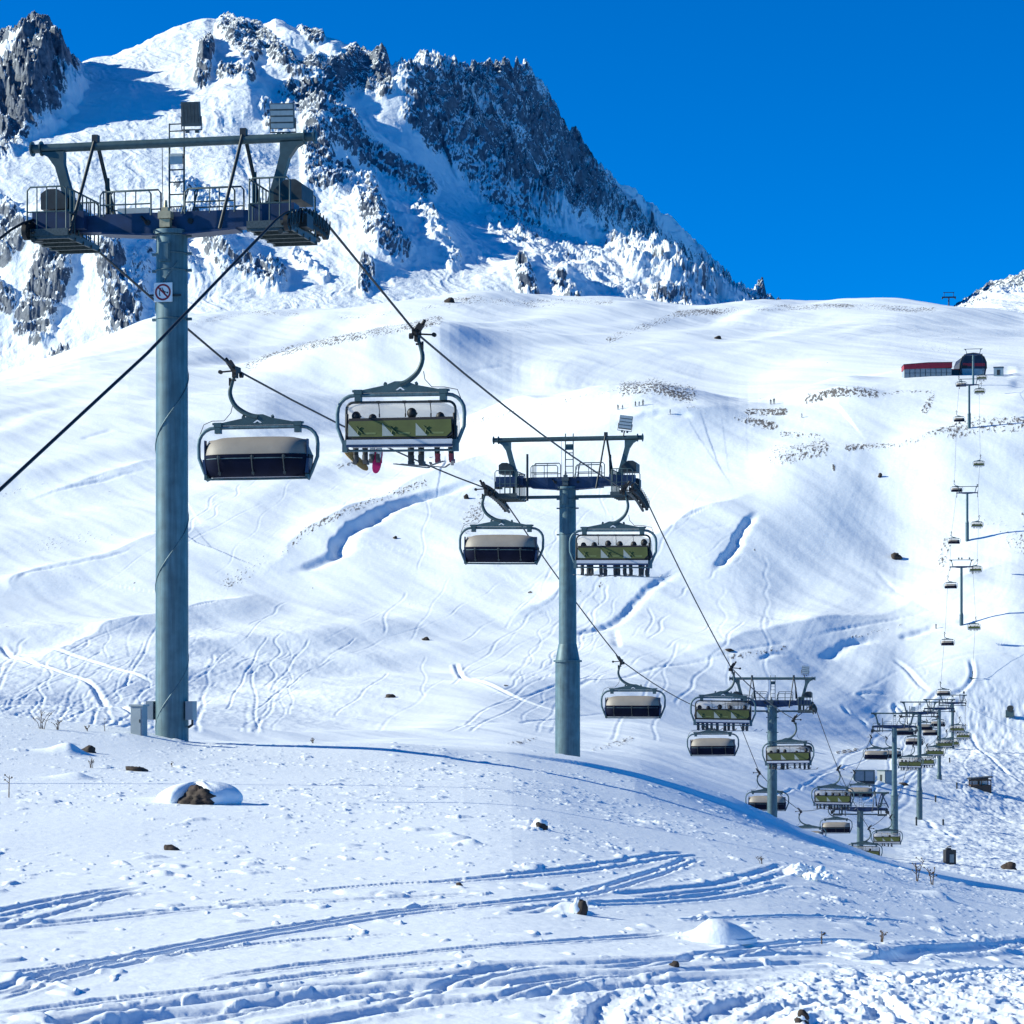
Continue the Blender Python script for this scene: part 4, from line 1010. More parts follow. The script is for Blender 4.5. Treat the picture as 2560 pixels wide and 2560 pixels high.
def chair_common(root, o, lod, steel, teal):
    # o: chair centre relative to its grip along x, root origin = top bar centre
    gx = -o; zg = HANG; s = 1 if gx > 0 else -1
    mb = MB()
    n = 10 if lod == 0 else 6
    hp = curve([(0, 0, .28), (gx*.45, 0, .36), (gx*.85+s*.10, 0, .60), (gx+s*.17, 0, .95), (gx+s*.11, 0, 1.28), (gx, 0, zg-.06)], 4)
    mb.tube(hp, [.082-.034*q/(len(hp)-1) for q in range(len(hp))], n)
    mb.build('hanger_arm', teal, root)
    mb = MB()
    gy = gx
    mb.box((gy, 0, zg), (.13, .55, .16)); mb.box((gy+s*.10, -.12, zg+.12), (.16, .14, .24), (0, s*.6, 0)); mb.cyl((gy+s*.18, -.1, zg+.2), (gy+s*.26, -.14, zg+.32), .05, n=8)
    mb.cyl((gy, .05, zg-.02), (gy+s*.48, .05, zg-.05), .025, n=6); mb.cyl((gy+s*.47, .0, zg-.05), (gy+s*.47, .1, zg-.05), .06, n=8)
    mb.cyl((gy-s*.02, -.3, zg-.12), (gy-s*.12, -.3, zg-.12), .08, n=8); mb.cyl((gy-s*.02, .3, zg-.12), (gy-s*.12, .3, zg-.12), .08, n=8)
    mb.box((gy+s*.02, 0, zg-.14), (.1, .3, .18)); mb.box((gy+s*.17, -.02, zg-.34), (.05, .06, .22)); mb.box((gy+s*.09, -.02, zg-.30), (.2, .06, .05))
    mb.build('grip', M['black'], root)
    mb = MB()
    mb.prism([(-1.10, .06), (1.10, .06), (1.10, .13), (.42, .26), (.16, .36), (-.16, .36), (-.42, .26), (-1.10, .13)], -.05, .05)
    if lod == 0: mb.cyl((-.40, 0, .28), (-.46, 0, .31), .05, n=8); mb.cyl((.40, 0, .28), (.46, 0, .31), .05, n=8)
    yk = mb.build('yoke', teal, root)
    if lod == 0:
        mb = MB(); yf = -.056
        mb.add([(-.13, yf, .12), (-.02, yf, .20), (.015, yf, .20), (.13, yf, .12), (.07, yf, .115), (.0, yf, .165), (-.07, yf, .12)], [(0, 1, 2, 5), (0, 5, 6), (2, 3, 4, 5)])
        mb.build('emblem', M['white'], yk)
    for x in (-1.17, 1.17):
        mb = MB(); mb.box((x, 0, .08), (.22, .17, .13)); mb.box((x, 0, -.08), (.17, .18, .17)); mb.box((x+(.08 if x > 0 else -.08), 0, .11), (.16, .12, .06))
        mb.build('clamp', teal, root)
    return yk
def outer_frame(root, mat, n):
    out = []
    # hoop: top bar, rounded shoulders, side tubes that lean in below
    pts = [(-1.46, 0, -1.50), (-1.58, 0, -1.25), (-1.74, 0, -.85), (-1.75, 0, -.5)]
    for k in range(1, 6):
        a = R(180-18*k*1.0); pts.append((-1.27+.48*math.cos(a), 0, -.46+.46*math.sin(a)))
    pts += [(0, 0, 0)]
    pts += [(-x, y, z) for x, y, z in reversed(pts[:-1])]
    mb = MB(); mb.tube(pts, .052, n); mb.build('outer_frame', mat, root)

def make_occupied(lod):
    root = empty('occupied_chair', (0, 0, 0))
    chair_common(root, ROFF, lod, M['steel'], M['teal']); outer_frame(root, M['steel'], 10 if lod == 0 else 6)
    # closed tinted bubble in front of the riders
    rows = []
    for z, y, hw in ((-.20, .05, 1.36), (-.25, .28, 1.46), (-.40, .52, 1.52), (-.62, .68, 1.54), (-.9, .76, 1.54), (-1.22, .72, 1.52)):
        rows.append([(hw*u, y-.34*abs(u)**7, z-(.10*abs(u)**8 if z > -.3 else 0)) for u in [q/10-1 for q in range(21)]])
    mb = MB(); mb.grid(rows); bub = mb.build('bubble', M['bubble'], root)
    mb = MB(); mb.tube(rrect(1.50, -.19, -1.20, .20, 0, 6, .26), .036, 8 if lod == 0 else 5, True); mb.build('bubble_rim', M['darksteel'], bub)
    mb = MB(); mb.tube(rows[-1][::2], .03, 6); mb.build('bubble_edge', M['darksteel'], bub)
    # backrest: dark cushion edge, green cover, white wedges, faint skier mark
    mb = MB()
    bp = lambda x, z, d=0: (x, -.06-.10*(z+.66)/(-.5)+d, z)
    def panel(mb_, P, th):
        vs = [bp(x, z, 0) for x, z in P]+[bp(x, z, th) for x, z in P]; n = len(P)
        mb_.add(vs, [tuple(range(n)), tuple(reversed(range(n, 2*n)))]+[(q, q+n, (q+1) % n+n, (q+1) % n) for q in range(n)])
    panel(mb, [(-1.42, -.62), (-1.46, -1.08), (-1.30, -1.18), (1.30, -1.18), (1.46, -1.08), (1.42, -.60)], .12)
    br = mb.build('backrest', M['black'], root)
    mb = MB(); panel(mb, [(-1.40, -.70), (-1.43, -1.00), (-1.30, -1.13), (1.30, -1.13), (1.43, -1.00), (1.40, -.67)], -.012); mb.build('green_cover', M['green'], br)
    if lod < 2:
        for x in (-1.42, -.48, .44):
            mb = MB(); vs = [bp(x, -.76, -.017), bp(x+.02, -1.11, -.017), bp(x+.34, -1.11, -.017)]; mb.add(vs, [(0, 1, 2)]); mb.build('white_wedge', M['banner'], br)
            if lod == 0:
                mb = MB(); q = lambda a, b: bp(x+.30+a, -.92+b, -.022)
                mb.tube([q(-.07, .07), q(0, .0), q(.05, -.06), q(.11, -.10)], .022, 5); mb.tube([q(0, .02), q(.07, .06)], .015, 5); mb.tube([q(-.02, -.13), q(.0, -.02)], .016, 5)
                mb.build('skier_mark', M['darkgreen'], br)
                mb = MB(); vs = [bp(x+.46, -1.01, -.016), bp(x+.46, -1.06, -.016), bp(x+.78, -1.06, -.016), bp(x+.78, -1.01, -.016)]; mb.add(vs, [(0, 1, 2, 3)]); mb.build('pale_strip', M['palegreen'], br)
    mb = MB(); mb.box((0, -.13, -1.265), (2.9, .06, .13)); mb.box((0, .16, -1.34), (2.85, .56, .06)); st_ = mb.build('seat', M['seatgrey'], root)
    mb = MB(); mb.box((0, -.15, -1.37), (2.9, .06, .06)); mb.build('seat_rail', M['navy'], st_)
    mb = MB(); mb.tube([(-1.47, 0, -1.48), (0, 0, -1.49), (1.47, 0, -1.48)], .032, 8 if lod == 0 else 5)
    for x in (-1.52, 1.52): mb.box((x, 0, -1.36), (.14, .16, .32))
    mb.build('bottom_bar', M['steel'], root)
    if lod < 2:
        for x in (-.62, .10, .80):
            mb = MB(); mb.tube([(x, .02, -.2), (x+.02, .05, -.42), (x+.015, .06, -.52)], .012, 5); mb.box((x, .0, -.19), (.09, .08, .07)); mb.box((x+.018, .06, -.54), (.03, .03, .10)); mb.build('strap', M['black'], root)
        for x in (-1.44, 1.44):
            mb = MB(); mb.box((x, .2, -1.0), (.05, .45, .4)); mb.tube([(x*1.02, -.02, -.5), (x*1.04, -.02, -1.3)], .04, 6); mb.build('side_guard', M['black'], root)
        mb = MB(); mb.tube([(.62, 0, .62), (.66, 0, .40), (.85, 0, .2), (1.2, 0, .19), (1.55, 0, .12), (1.68, 0, -.2), (1.75, 0, -.5)], .011, 5); mb.build('bubble_cable', M['cable'], root)
    return root

def make_empty_chair(lod):
    root = empty('empty_chair', (0, 0, 0))
    chair_common(root, LOFF, lod, M['steel'], M['teal']); outer_frame(root, M['steel'], 10 if lod == 0 else 6)
    U = [q/12-1 for q in range(25)]
    def row(z, y, hw, bul): return [(hw*u, y+bul*(abs(u)**6), z-(.13*abs(u)**9 if z > -.36 else 0)+.03*(1-u*u)*(z > -.36)) for u in U]
    up = [row(-.30, -.02, 1.36, .2), row(-.31, -.14, 1.42, .3), row(-.36, -.30, 1.46, .36), row(-.48, -.44, 1.50, .4), row(-.64, -.53, 1.52, .42), row(-.80, -.57, 1.53, .42)]
    mb = MB(); mb.grid(up)
    for s in (0, -1):
        e = [r[s] for r in up]; mb.add(e+[(e[0][0], .3, e[0][2]), (e[-1][0], .3, e[-1][2])], [tuple(list(range(len(e)))+[len(e)+1, len(e)])])
    hd = mb.build('bubble_hood', M['hood'], root)
    lo = [row(-.80, -.585, 1.54, .42), row(-1.0, -.58, 1.54, .42), row(-1.2, -.52, 1.53, .40), row(-1.36, -.40, 1.50, .36), row(-1.42, -.28, 1.47, .3)]
    mb = MB(); mb.grid(lo)
    for s in (0, -1):
        e = [r[s] for r in lo]; mb.add(e+[(e[0][0], .3, e[0][2]), (e[-1][0], .3, e[-1][2])], [tuple(list(range(len(e)))+[len(e)+1, len(e)])])
    wn = mb.build('bubble_window', M['darkglass'], root)
    if lod < 2:
        for x in (-.98, .0, .92):
            mb = MB(); mb.tube([(x, -.60, -.83), (x, -.60, -1.0), (x, -.54, -1.2), (x, -.42, -1.38)], .022, 5); mb.box((x, -.60, -.90), (.10, .03, .10)); mb.box((x, -.48, -1.33), (.08, .04, .07)); mb.build('window_stay', M['darksteel'], wn)
        mb = MB(); mb.tube([(x*1.0, -.60+.42*abs(x/1.54)**6, -.92) for x in (-1.4, -1.1, -.6, 0, .6, 1.1, 1.4)], .014, 5); mb.build('rest_bar', M['steel'], wn)
        for x in (-1.50, 1.50):
            mb = MB(); mb.box((x, -.08, -1.12), (.07, .35, .42), (0, .12 if x > 0 else -.12, 0)); mb.box((x, -.16, -.62), (.03, .16, .5)); mb.build('side_guard', M['navy'], root)
        mb = MB(); mb.tube([(-.72, 0, .75), (-.80, 0, .42), (-1.0, 0, .2), (-1.35, 0, .2), (-1.6, 0, .1), (-1.72, 0, -.2), (-1.75, 0, -.5)], .011, 5); mb.build('bubble_cable', M['cable'], root)
    mb = MB(); mb.tube([(-1.47, -.2, -1.47), (0, -.22, -1.48), (1.47, -.2, -1.47)], .032, 8 if lod == 0 else 5)
    for x in (-1.48, 1.48): mb.box((x, -.08, -1.42), (.08, .28, .13))
    if lod == 0:
        for x in (-1.3, -.98, -.3, .0, .5, .92, 1.25): mb.box((x, -.22, -1.47), (.1, .07, .05))
    mb.build('bottom_bar', M['teal'], root)
    mb = MB(); mb.box((0, .18, -1.36), (2.8, .5, .08)); mb.box((0, .42, -.98), (2.8, .1, .7), (-.2, 0, 0)); mb.build('seat', M['navy'], root)
    return root

OC = [make_occupied(k) for k in range(3)]; EC = [make_empty_chair(k) for k in range(3)]
used = set()
def place(protos, lod, p, label, group):
    key = (id(protos), lod)
    r = protos[lod] if key not in used else copy_tree(protos[lod])
    used.add(key)
    r.location = p; r.rotation_euler = (0, R(rnd.uniform(-.9, .9)), -HEAD+R(rnd.uniform(-2.5, 2.5)))
    return tag(r, label, 'chairlift chair', group)
LL = ['nearest empty chair, beige hood over dark window, just right of the big tower pole',
      'empty beige-hooded chair hanging left of the second tower pole',
      'empty beige-hooded chair alone on the rope halfway between the second and third towers',
      'empty beige-hooded chair hanging right beneath the legs of an occupied chair',
      'empty beige-hooded chair cut through by the third tower pole in front of it',
      'empty chair mostly sunk behind the snow bank, only its yoke and hood top showing',
      'empty beige-hooded chair low above the snow bank, left of the low triangular-framed tower',
      'empty chair hanging in front of the two grey cabins',
      'empty chair left of a pole above the grey cabins, first of an overlapping pair',
      'empty chair half behind a pole above the grey cabins, second of an overlapping pair',
      'empty chair tucked under the crossarm of the tall tower, above the overlapping pair',
      'empty chair half hidden by a pole, right above the hanger of an occupied chair',
      'upper of two empty chairs framed between two valley poles',
      'lower of two empty chairs framed between two valley poles',
      'empty chair behind the pole of the valley tower left of the wooden shed',
      'empty chair touching the left end of the farthest valley tower beam',
      'small empty chair hanging above a winding ski track, below the wind-cut snow drift',
      'small empty chair left of the pole at the foot of the steep slope',
      'small empty chair beside the foot of the pole above the rocky gully',
      'tiny empty chair at the left arm of the tower above the rocky gully',
      'tiny empty chair left of the pole on the rocky rib below the station',
      'tiny empty chair at the left arm of the tower on the rocky rib']
RL = ['nearest occupied chair, green back, four riders and a pink snowboard hanging below',
      'occupied six-rider chair hanging right of the second tower pole',
      'occupied chair at the left end of the third tower beam',
      'occupied chair in front of the third tower pole, right below its crossarm',
      'occupied green-backed chair left of the grey cabins, above the snow bank',
      'occupied chair sunk behind the snow bank at the foot of the low tower',
      'occupied chair with one helmet showing, crossed by the tall pole near the bank',
      'large occupied chair above and right of the grey cabins, overlapping a pole',
      'occupied chair peeping out behind a pole, right beside a larger green-backed chair',
      'occupied chair with white wedges between the two middle valley poles',
      'left of two overlapping occupied chairs crossing a valley pole',
      'right of two overlapping occupied chairs crossing a valley pole',
      'occupied chair crossing the farthest valley pole, above the overlapping pair',
      'occupied chair right of the farthest valley pole, just under another',
      'occupied chair hanging from the right end of the farthest valley tower',
      'occupied chair alone on the slope above the farthest valley tower',
      'small occupied chair at the foot of the tower with three lamps',
      'small occupied chair at the right arm of the tower with three lamps',
      'small occupied chair right of the pole above the rocky gully',
      'small occupied chair alone halfway between the two upper slope towers',
      'tiny occupied chair hanging right of the pole below the station',
      'tiny occupied chair directly beneath the round station dome']
CH = {}
for i, c in enumerate(LCH):
    p = chair_pos(*c, False); CH['L', i] = place(EC, 0 if p.y < 150 else (1 if p.y < 330 else 2), p, LL[i], 'empty chairs coming down the lift')
for i, c in enumerate(RCH):
    p = chair_pos(*c, True); CH['R', i] = place(OC, 0 if p.y < 150 else (1 if p.y < 330 else 2), p, RL[i], 'occupied chairs going up the lift')
# ---------------------------------------------------------------- people
def skin_body(name, joints, edges, rad, root_i, mat):
    me = bpy.data.meshes.new(name); me.from_pydata(joints, edges, []); me.update()
    o = bpy.data.objects.new(name, me); col.objects.link(o)
    s = o.modifiers.new('skin', 'SKIN'); s.use_smooth_shade = True
    for k, v in enumerate(me.skin_vertices[0].data):
        v.radius = (rad[k], rad[k]); v.use_root = (k == root_i)
    ss = o.modifiers.new('sub', 'SUBSURF'); ss.levels = 1; ss.render_levels = 1
    dg = bpy.context.evaluated_depsgraph_get()
    m2 = bpy.data.meshes.new_from_object(o.evaluated_get(dg)); m2.name = name
    bpy.data.objects.remove(o); bpy.data.meshes.remove(me)
    m2.materials.clear(); m2.materials.append(mat)
    m2.polygons.foreach_set('use_smooth', [True]*len(m2.polygons))
    return m2
def seated_joints(spread=.13, kick=0.0):
    J = [(0, 0, .10), (0, -.02, .32), (0, -.01, .52), (0, 0, .62), (0, .02, .70), (0, .03, .80),
         (-.19, -.01, .54), (-.27, .12, .30), (-.16, .36, .22), (-.10, .42, .24), (.19, -.01, .54), (.27, .12, .30), (.16, .36, .22), (.10, .42, .24),
         (-.10, .04, .09), (-spread, .46, .08), (-spread-.01+kick, .48, -.34), (-spread-.02+kick, .56, -.41),
         (.10, .04, .09), (spread, .46, .08), (spread+.01+kick, .48, -.34), (spread+.02+kick, .56, -.41)]
    E = [(0, 1), (1, 2), (2, 3), (3, 4), (4, 5), (2, 6), (6, 7), (7, 8), (8, 9), (2, 10), (10, 11), (11, 12), (12, 13), (0, 14), (14, 15), (15, 16), (16, 17), (0, 18), (18, 19), (19, 20), (20, 21)]
    rd = [.16, .16, .17, .09, .08, .10, .09, .07, .055, .05, .09, .07, .055, .05, .11, .095, .08, .06, .11, .095, .08, .06]
    return J, E, rd
def standing_joints():
    J = [(0, 0, .92), (0, .02, 1.12), (0, .05, 1.36), (0, .07, 1.46), (0, .09, 1.54), (0, .10, 1.62),
         (-.19, .05, 1.38), (-.30, .10, 1.14), (-.28, .30, 1.02), (.19, .05, 1.38), (.30, .10, 1.14), (.28, .30, 1.02),
         (-.11, 0, .88), (-.15, .10, .50), (-.15, 0, .10), (-.15, .12, .05), (.11, 0, .88), (.15, .10, .50), (.15, 0, .10), (.15, .12, .05)]
    E = [(0, 1), (1, 2), (2, 3), (3, 4), (4, 5), (2, 6), (6, 7), (7, 8), (2, 9), (9, 10), (10, 11), (0, 12), (12, 13), (13, 14), (14, 15), (0, 16), (16, 17), (17, 18), (18, 19)]
    rd = [.16, .16, .18, .09, .08, .10, .09, .07, .055, .09, .07, .055, .12, .09, .08, .07, .12, .09, .08, .07]
    return J, E, rd
BODY = [skin_body('body', *seated_joints(.13), 0, M['cloth_black']), skin_body('body', *seated_joints(.20, .02), 0, M['cloth_black']), skin_body('body', *seated_joints(.10, -.05), 0, M['cloth_black'])]
STAND = skin_body('body', *standing_joints(), 0, M['cloth_black'])
def mesh_of(mb, name, mat):
    o = mb.build(name, mat); me = o.data; bpy.data.objects.remove(o); return me
mb = MB(); mb.ball((0, .02, .80), (.125, .145, .14), 16, 10); mb.tube([(-.11, .10, .80), (0, .165, .81), (.11, .10, .80)], .03, 6); HELM = mesh_of(mb, 'helmet', M['helmet'])
def boots(sp, k):
    return [boot1(sp, k, s) for s in (-1, 1)]
def boot1(sp, k, s):
    mb = MB()
    if 1: mb.box((s*(sp+.012)+k, .54, -.42), (.11, .30, .11)); mb.tube([(s*sp+k, .47, -.42), (s*sp+k, .47, -.22)], [.075, .085], 8)
    return mesh_of(mb, 'ski_boot', M['boot'])
BOOT = [boots(.13, 0), boots(.20, .02), boots(.10, -.05)]
def skis(sp, k, yaw, mat):
    return [ski1(sp, k, yaw, mat, s) for s in (-1, 1)]
def ski1(sp, k, yaw, mat, s):
    mb = MB()
    if 1:
        c = Vector((s*(sp+.02)+k, .55, -.49)); d = Vector((math.sin(yaw+s*.12), math.cos(yaw+s*.12), 0))
        n = Vector((d.y, -d.x, 0))*.042
        pts = [c+d*(-.72), c+d*.75, c+d*.92+Vector((0, 0, .10))]
        vs = [p+q for p in pts for q in (n, -n)]+[p+q+Vector((0, 0, .022)) for p in pts for q in (n, -n)]
        mb.add(vs, [(1, 0, 2, 3), (3, 2, 4, 5), (6, 7, 9, 8), (8, 9, 11, 10), (0, 6, 8, 2), (2, 8, 10, 4), (7, 1, 3, 9), (9, 3, 5, 11), (0, 1, 7, 6), (4, 10, 11, 5)])
    return mesh_of(mb, 'ski', mat)
SKI = [skis(.13, 0, .5, M['ski']), skis(.20, .02, -.35, M['ski']), skis(.10, -.05, 1.0, M['ski_white'])]
def board(mat, flat):
    mb = MB(); P = []
    for q in range(24):
        a = 2*math.pi*q/24; P.append((.135*math.cos(a), .44*math.copysign(abs(math.sin(a))**.6, math.sin(a))))
    vs = [(x, y, 0) for x, y in P]+[(x, y, .02) for x, y in P]; n = 24
    mb.add(vs, [tuple(reversed(range(n))), tuple(range(n, 2*n))]+[(q, (q+1) % n, (q+1) % n+n, q+n) for q in range(n)])
    return mesh_of(mb, 'snowboard', mat)
BRD = {'pink': board(M['board_pink'], 0), 'tan': board(M['board_tan'], 0)}
def link(name, me, parent, mat=None, loc=None, rot=None):
    o = bpy.data.objects.new(name, me); col.objects.link(o); o.parent = parent
    if mat is not None: o.material_slots[0].link = 'OBJECT'; o.material_slots[0].material = mat
    if loc: o.location = loc
    if rot: o.rotation_euler = rot
    return o
ORD = ['first', 'second', 'third', 'fourth', 'fifth', 'sixth']
def rider(chair, x, sc_, kind, label, group, body=None, helm=None, boot=None, gear='ski', far=False):
    r = empty('person', chair.matrix_basis @ Vector((x, .12, -1.33)), -HEAD); r.scale = (sc_,)*3
    link('body', BODY[kind], r, body)
    link('helmet', HELM, r, helm)
    if gear == 'ski':
        for q in (0, 1):
            if not far: link('ski_boot', BOOT[kind][q], r, boot)
            link('ski', SKI[kind][q], r)
    elif gear in BRD:
        for q in (0, 1): link('snow_boot', BOOT[kind][q], r, boot)
        link('snowboard', BRD[gear], r, None, (.02, .5, -.40) if gear == 'pink' else (-.14, .5, -.34), (R(70), R(8), R(12)) if gear == 'pink' else (R(55), R(-35), R(60)))
    tag(r, label, 'person', group)
bpy.context.view_layer.update()
cl = [M['cloth_black'], M['cloth_navy'], M['cloth_grey'], M['cloth_black'], M['cloth_navy']]
seats = [
    [(-1.26, .98, 0, M['cloth_black'], 'tan'), (-.80, .90, 2, M['cloth_white'], 'pink'), (.28, 1.06, 0, M['cloth_black'], 'ski'), (1.06, .93, 1, M['cloth_black'], 'ski')],
    [(-1.22, .92, 0, None, 'ski'), (-.78, .93, 1, None, 'ski'), (-.22, 1.0, 1, M['cloth_navy'], 'ski'), (.26, .97, 0, None, 'ski'), (.82, .96, 1, None, 'ski'), (1.24, 1.06, 2, M['cloth_navy'], 'ski')],
    [(-1.28, .97, 0, None, 'ski'), (-.80, .93, 0, M['cloth_navy'], 'ski'), (-.18, 1.02, 1, M['cloth_navy'], 'ski'), (.38, .98, 0, None, 'ski'), (1.18, 1.0, 2, None, 'ski')],
    [(-1.2, .9, 0, None, 'ski'), (-.72, 1.0, 1, None, 'ski'), (-.25, .98, 0, M['cloth_navy'], 'ski'), (.55, .88, 1, None, 'ski'), (1.2, 1.03, 0, None, 'ski')],
    [(-1.2, .93, 0, None, 'ski'), (-.55, 1.02, 1, None, 'ski'), (0, .98, 0, M['cloth_navy'], 'ski'), (.55, .98, 1, None, 'ski'), (1.1, 1.06, 0, None, 'ski')],
    [(-.7, .95, 0, None, 'ski'), (.55, 1.0, 1, None, 'ski')],
    [(.30, .98, 1, None, 'ski'), (-.45, .84, 0, None, 'ski')]]
CD = ['the nearest occupied chair', 'the six-rider chair by the second tower', 'the chair left of the third tower beam', 'the chair before the third tower pole', 'the chair left of the grey cabins', 'the chair sunk behind the bank', 'the chair crossed by the tall pole']
DESC = {(0, 0): 'rider in black with a tan snowboard, {o} from left on {c}', (0, 1): 'rider in pale trousers with a pink snowboard, {o} from left on {c}', (0, 2): 'skier in black with tall helmet, {o} from left on {c}', (0, 3): 'skier in black with red boots, rightmost on {c}'}
for ci, ss in enumerate(seats):
    for k, (x, s, kd, m, g) in enumerate(ss):
        cw = 'navy' if m is M['cloth_navy'] else ('pale' if m is M['cloth_white'] else 'black')
        lab = DESC.get((ci, k), 'seated skier in '+cw+', {o} from left on {c}').format(o=ORD[k], c=CD[ci])
        rider(CH['R', ci], x, s, kd, lab, 'riders on '+CD[ci], m, None, M['boot_red'] if (ci, k) == (0, 3) else None, g)
FARC = {7: ('the highest large chair right of the cabins', 5), 8: ('the chair peeping out behind a pole', 4), 9: ('the chair with white wedges between valley poles', 4), 10: ('the left of two overlapping chairs', 4), 11: ('the right of two overlapping chairs', 4), 12: ('the chair crossing the farthest valley pole', 4), 13: ('the chair right of the farthest valley pole', 4), 14: ('the chair at the farthest valley tower end', 4), 15: ('the chair above the farthest valley tower', 3), 16: ('the chair at the foot of the steep slope', 3), 17: ('the chair at the three-lamp tower', 3), 18: ('the chair above the rocky gully', 3), 19: ('the lone chair high on the slope', 2), 20: ('the chair below the station', 2), 21: ('the chair beneath the station dome', 2)}
for ci, (c, n) in FARC.items():
    for k in range(n):
        x = -1.2+2.4*(k+.5)/n+rnd.uniform(-.12, .12)
        rider(CH['R', ci], x, rnd.uniform(.9, 1.05), rnd.choice((0, 1)), 'tiny dark-clothed skier seated on '+c, 'riders on '+c, rnd.choice(cl), None, None, 'ski', True)
# skiers standing on the far slopes
def skier(px, py, label, group, yaw, mat, h=1.0):
    D = HT.hit(px, py); p = W(px, py, D)
    r = empty('person', (p.x, p.y, HT.zat(px, D)+.02), yaw); r.scale = (h,)*3
    link('body', STAND, r, mat); link('helmet', HELM, r, None, (0, .08, .84))
    for s in (-.15, .15):
        mb = MB(); mb.box((s, .1, 0), (.09, 1.6, .03)); mb.build('ski', M['ski'], r)
        mb = MB(); mb.tube([(s*2, .32, 1.0), (s*2.6, .0, .02)], .02, 5); mb.build('ski_pole', M['ski'], r)
    tag(r, label, 'person', group)
skier(1545, 1024, 'tiny skier in black, left one of a pair on the rounded hump', 'skiers on the hump', .4, M['cloth_black'])
skier(1556, 1023, 'tiny skier in dark blue, right one of a pair on the rounded hump', 'skiers on the hump', -.5, M['cloth_navy'], .85)
skier(1589, 1016, 'tiny skier in black, left of the trio on the rounded hump', 'skiers on the hump', .8, M['cloth_black'])
skier(1598, 1015, 'tiny skier in grey, middle of the trio on the rounded hump', 'skiers on the hump', .2, M['cloth_grey'], .9)
skier(1607, 1013, 'tiny skier in black, right of the trio on the rounded hump', 'skiers on the hump', -.8, M['cloth_black'], 1.1)
skier(1676, 1036, 'tiny skier in navy crossing below the wind-cut drift on the hump', 'skiers on the hump', 1.4, M['cloth_navy'])
skier(1927, 1011, 'tiny dark skier, shorter of a pair on the saddle right of the hump', 'skiers on the saddle', .3, M['cloth_black'], 1.0)
skier(1935, 1010, 'tiny dark skier, taller of a pair on the saddle right of the hump', 'skiers on the saddle', -.2, M['cloth_black'], 1.15)
skier(2005, 1044, 'tiny lone skier on the bare snow below the station knoll', 'skiers on the saddle', .9, M['cloth_grey'], .8)

# ---------------------------------------------------------------- buildings
def on_hill(px, py):
    D = HT.hit(px, py); return D, W(px, py, D)
# long hall with red fascia
D = 884; wpx = F/D
root = empty('station_hall', W(2320, 945, D), -.05)
w2 = 117/2/wpx; hh = 37/wpx
mb = MB(); mb.box((0, 4, hh*.32-.8), (2*w2, 8, hh*.64+1.6)); mb.build('wall', M['facade'], root)
mb = MB(); mb.prism([(-w2-.2, hh*.60), (w2+.2, hh*.70), (w2+.2, hh*1.04), (0, hh*1.02), (-w2-.2, hh*.90)], -.25, 8.3); mb.build('fascia', M['roofred'], root)
mb = MB(); mb.prism([(-w2-.3, hh*.905), (0, hh*1.025), (w2+.3, hh*1.045), (w2+.3, hh*1.075), (0, hh*1.06), (-w2-.3, hh*.94)], -.3, 8.3); mb.build('roof', M['darksteel'], root)
for q in range(9):
    mb = MB(); x = -w2+2*w2*(q+.5)/9; mb.box((x, -.04, hh*.32), (2*w2/9-.25, .1, hh*.52)); wn = mb.build('window', M['cabin'], root)
    mb = MB(); mb.box((x, -.10, hh*.34), (2*w2/9-.3, .03, .12)); mb.box((x-w2/9+.05, -.10, hh*.32), (.18, .05, hh*.6)); mb.build('mullion', M['darksteel'], wn)
tag(root, 'long low hall with a red fascia and grey glazing beside the round station', 'building')
# lift station dome
D = 888; wpx = F/D
root = empty('station_dome', W(2433, 938, D), 0)
hw = 33/wpx; H = 54/wpx
prof = [(-hw*.86, -1), (-hw*.92, 0), (-hw*1.0, H*.3), (-hw*.98, H*.6), (-hw*.82, H*.84), (-hw*.5, H*.98), (0, H*1.02), (hw*.5, H*.98), (hw*.82, H*.84), (hw*.98, H*.6), (hw*1.0, H*.3), (hw*.92, 0), (hw*.86, -1)]
mb = MB(); mb.prism(list(reversed(prof)), 0, 13); mb.build('shell', M['domeglass'], root)
mb = MB(); mb.prism([(-hw*.82, H*.42), (hw*.9, H*.42), (hw*.86, H*.56), (-hw*.78, H*.56)], -.08, .04); mb.build('red_band', M['roofred'], root)
mb = MB(); mb.prism([(-hw*.8, 0), (hw*.8, 0), (hw*.86, H*.30), (-hw*.86, H*.30)], -.1, .04); mb.build('lower_glazing', M['facade'], root)
mb = MB(); mb.box((-hw*.72, -.12, H*.40), (hw*.55, .12, H*.10)); mb.build('entrance_opening', M['black'], root)
mb = MB(); mb.tube([(-hw*1.02, -.1, H*.36)]+[(x, -.1, z) for x, z in prof[2:-2]]+[(hw*1.02, -.1, H*.36)], .22, 6); mb.build('rim', M['darksteel'], root)
tag(root, 'round dark lift station dome with a reddish band at the top of the lift', 'building')
D = 889; wpx = F/D
root = empty('link_passage', W(2391, 938, D), 0)
mb = MB(); mb.box((0, 1.5, .9), (28/wpx, 3, 2.0)); mb.build('wall', M['domeglass'], root)
mb = MB(); mb.box((0, 1.5, 2.0), (29/wpx, 3.3, .3)); mb.build('roof', M['roofred'], root)
tag(root, 'low dark passage with red roof linking the hall to the round station', 'building')
D = 880; wpx = F/D
root = empty('service_hut', W(2496, 942, D), -.25)
mb = MB(); mb.box((0, 1.2, 1.2), (3.2, 2.6, 4.0)); mb.build('wall', M['facade'], root)
mb = MB(); mb.box((0, 1.2, 3.32), (3.5, 2.9, .3)); mb.build('roof', M['darksteel'], root)
mb = MB(); mb.box((0, -.13, 1.5), (1.0, .08, 1.8)); mb.build('door', M['darksteel'], root)
tag(root, 'small grey service hut standing alone right of the round station', 'hut')
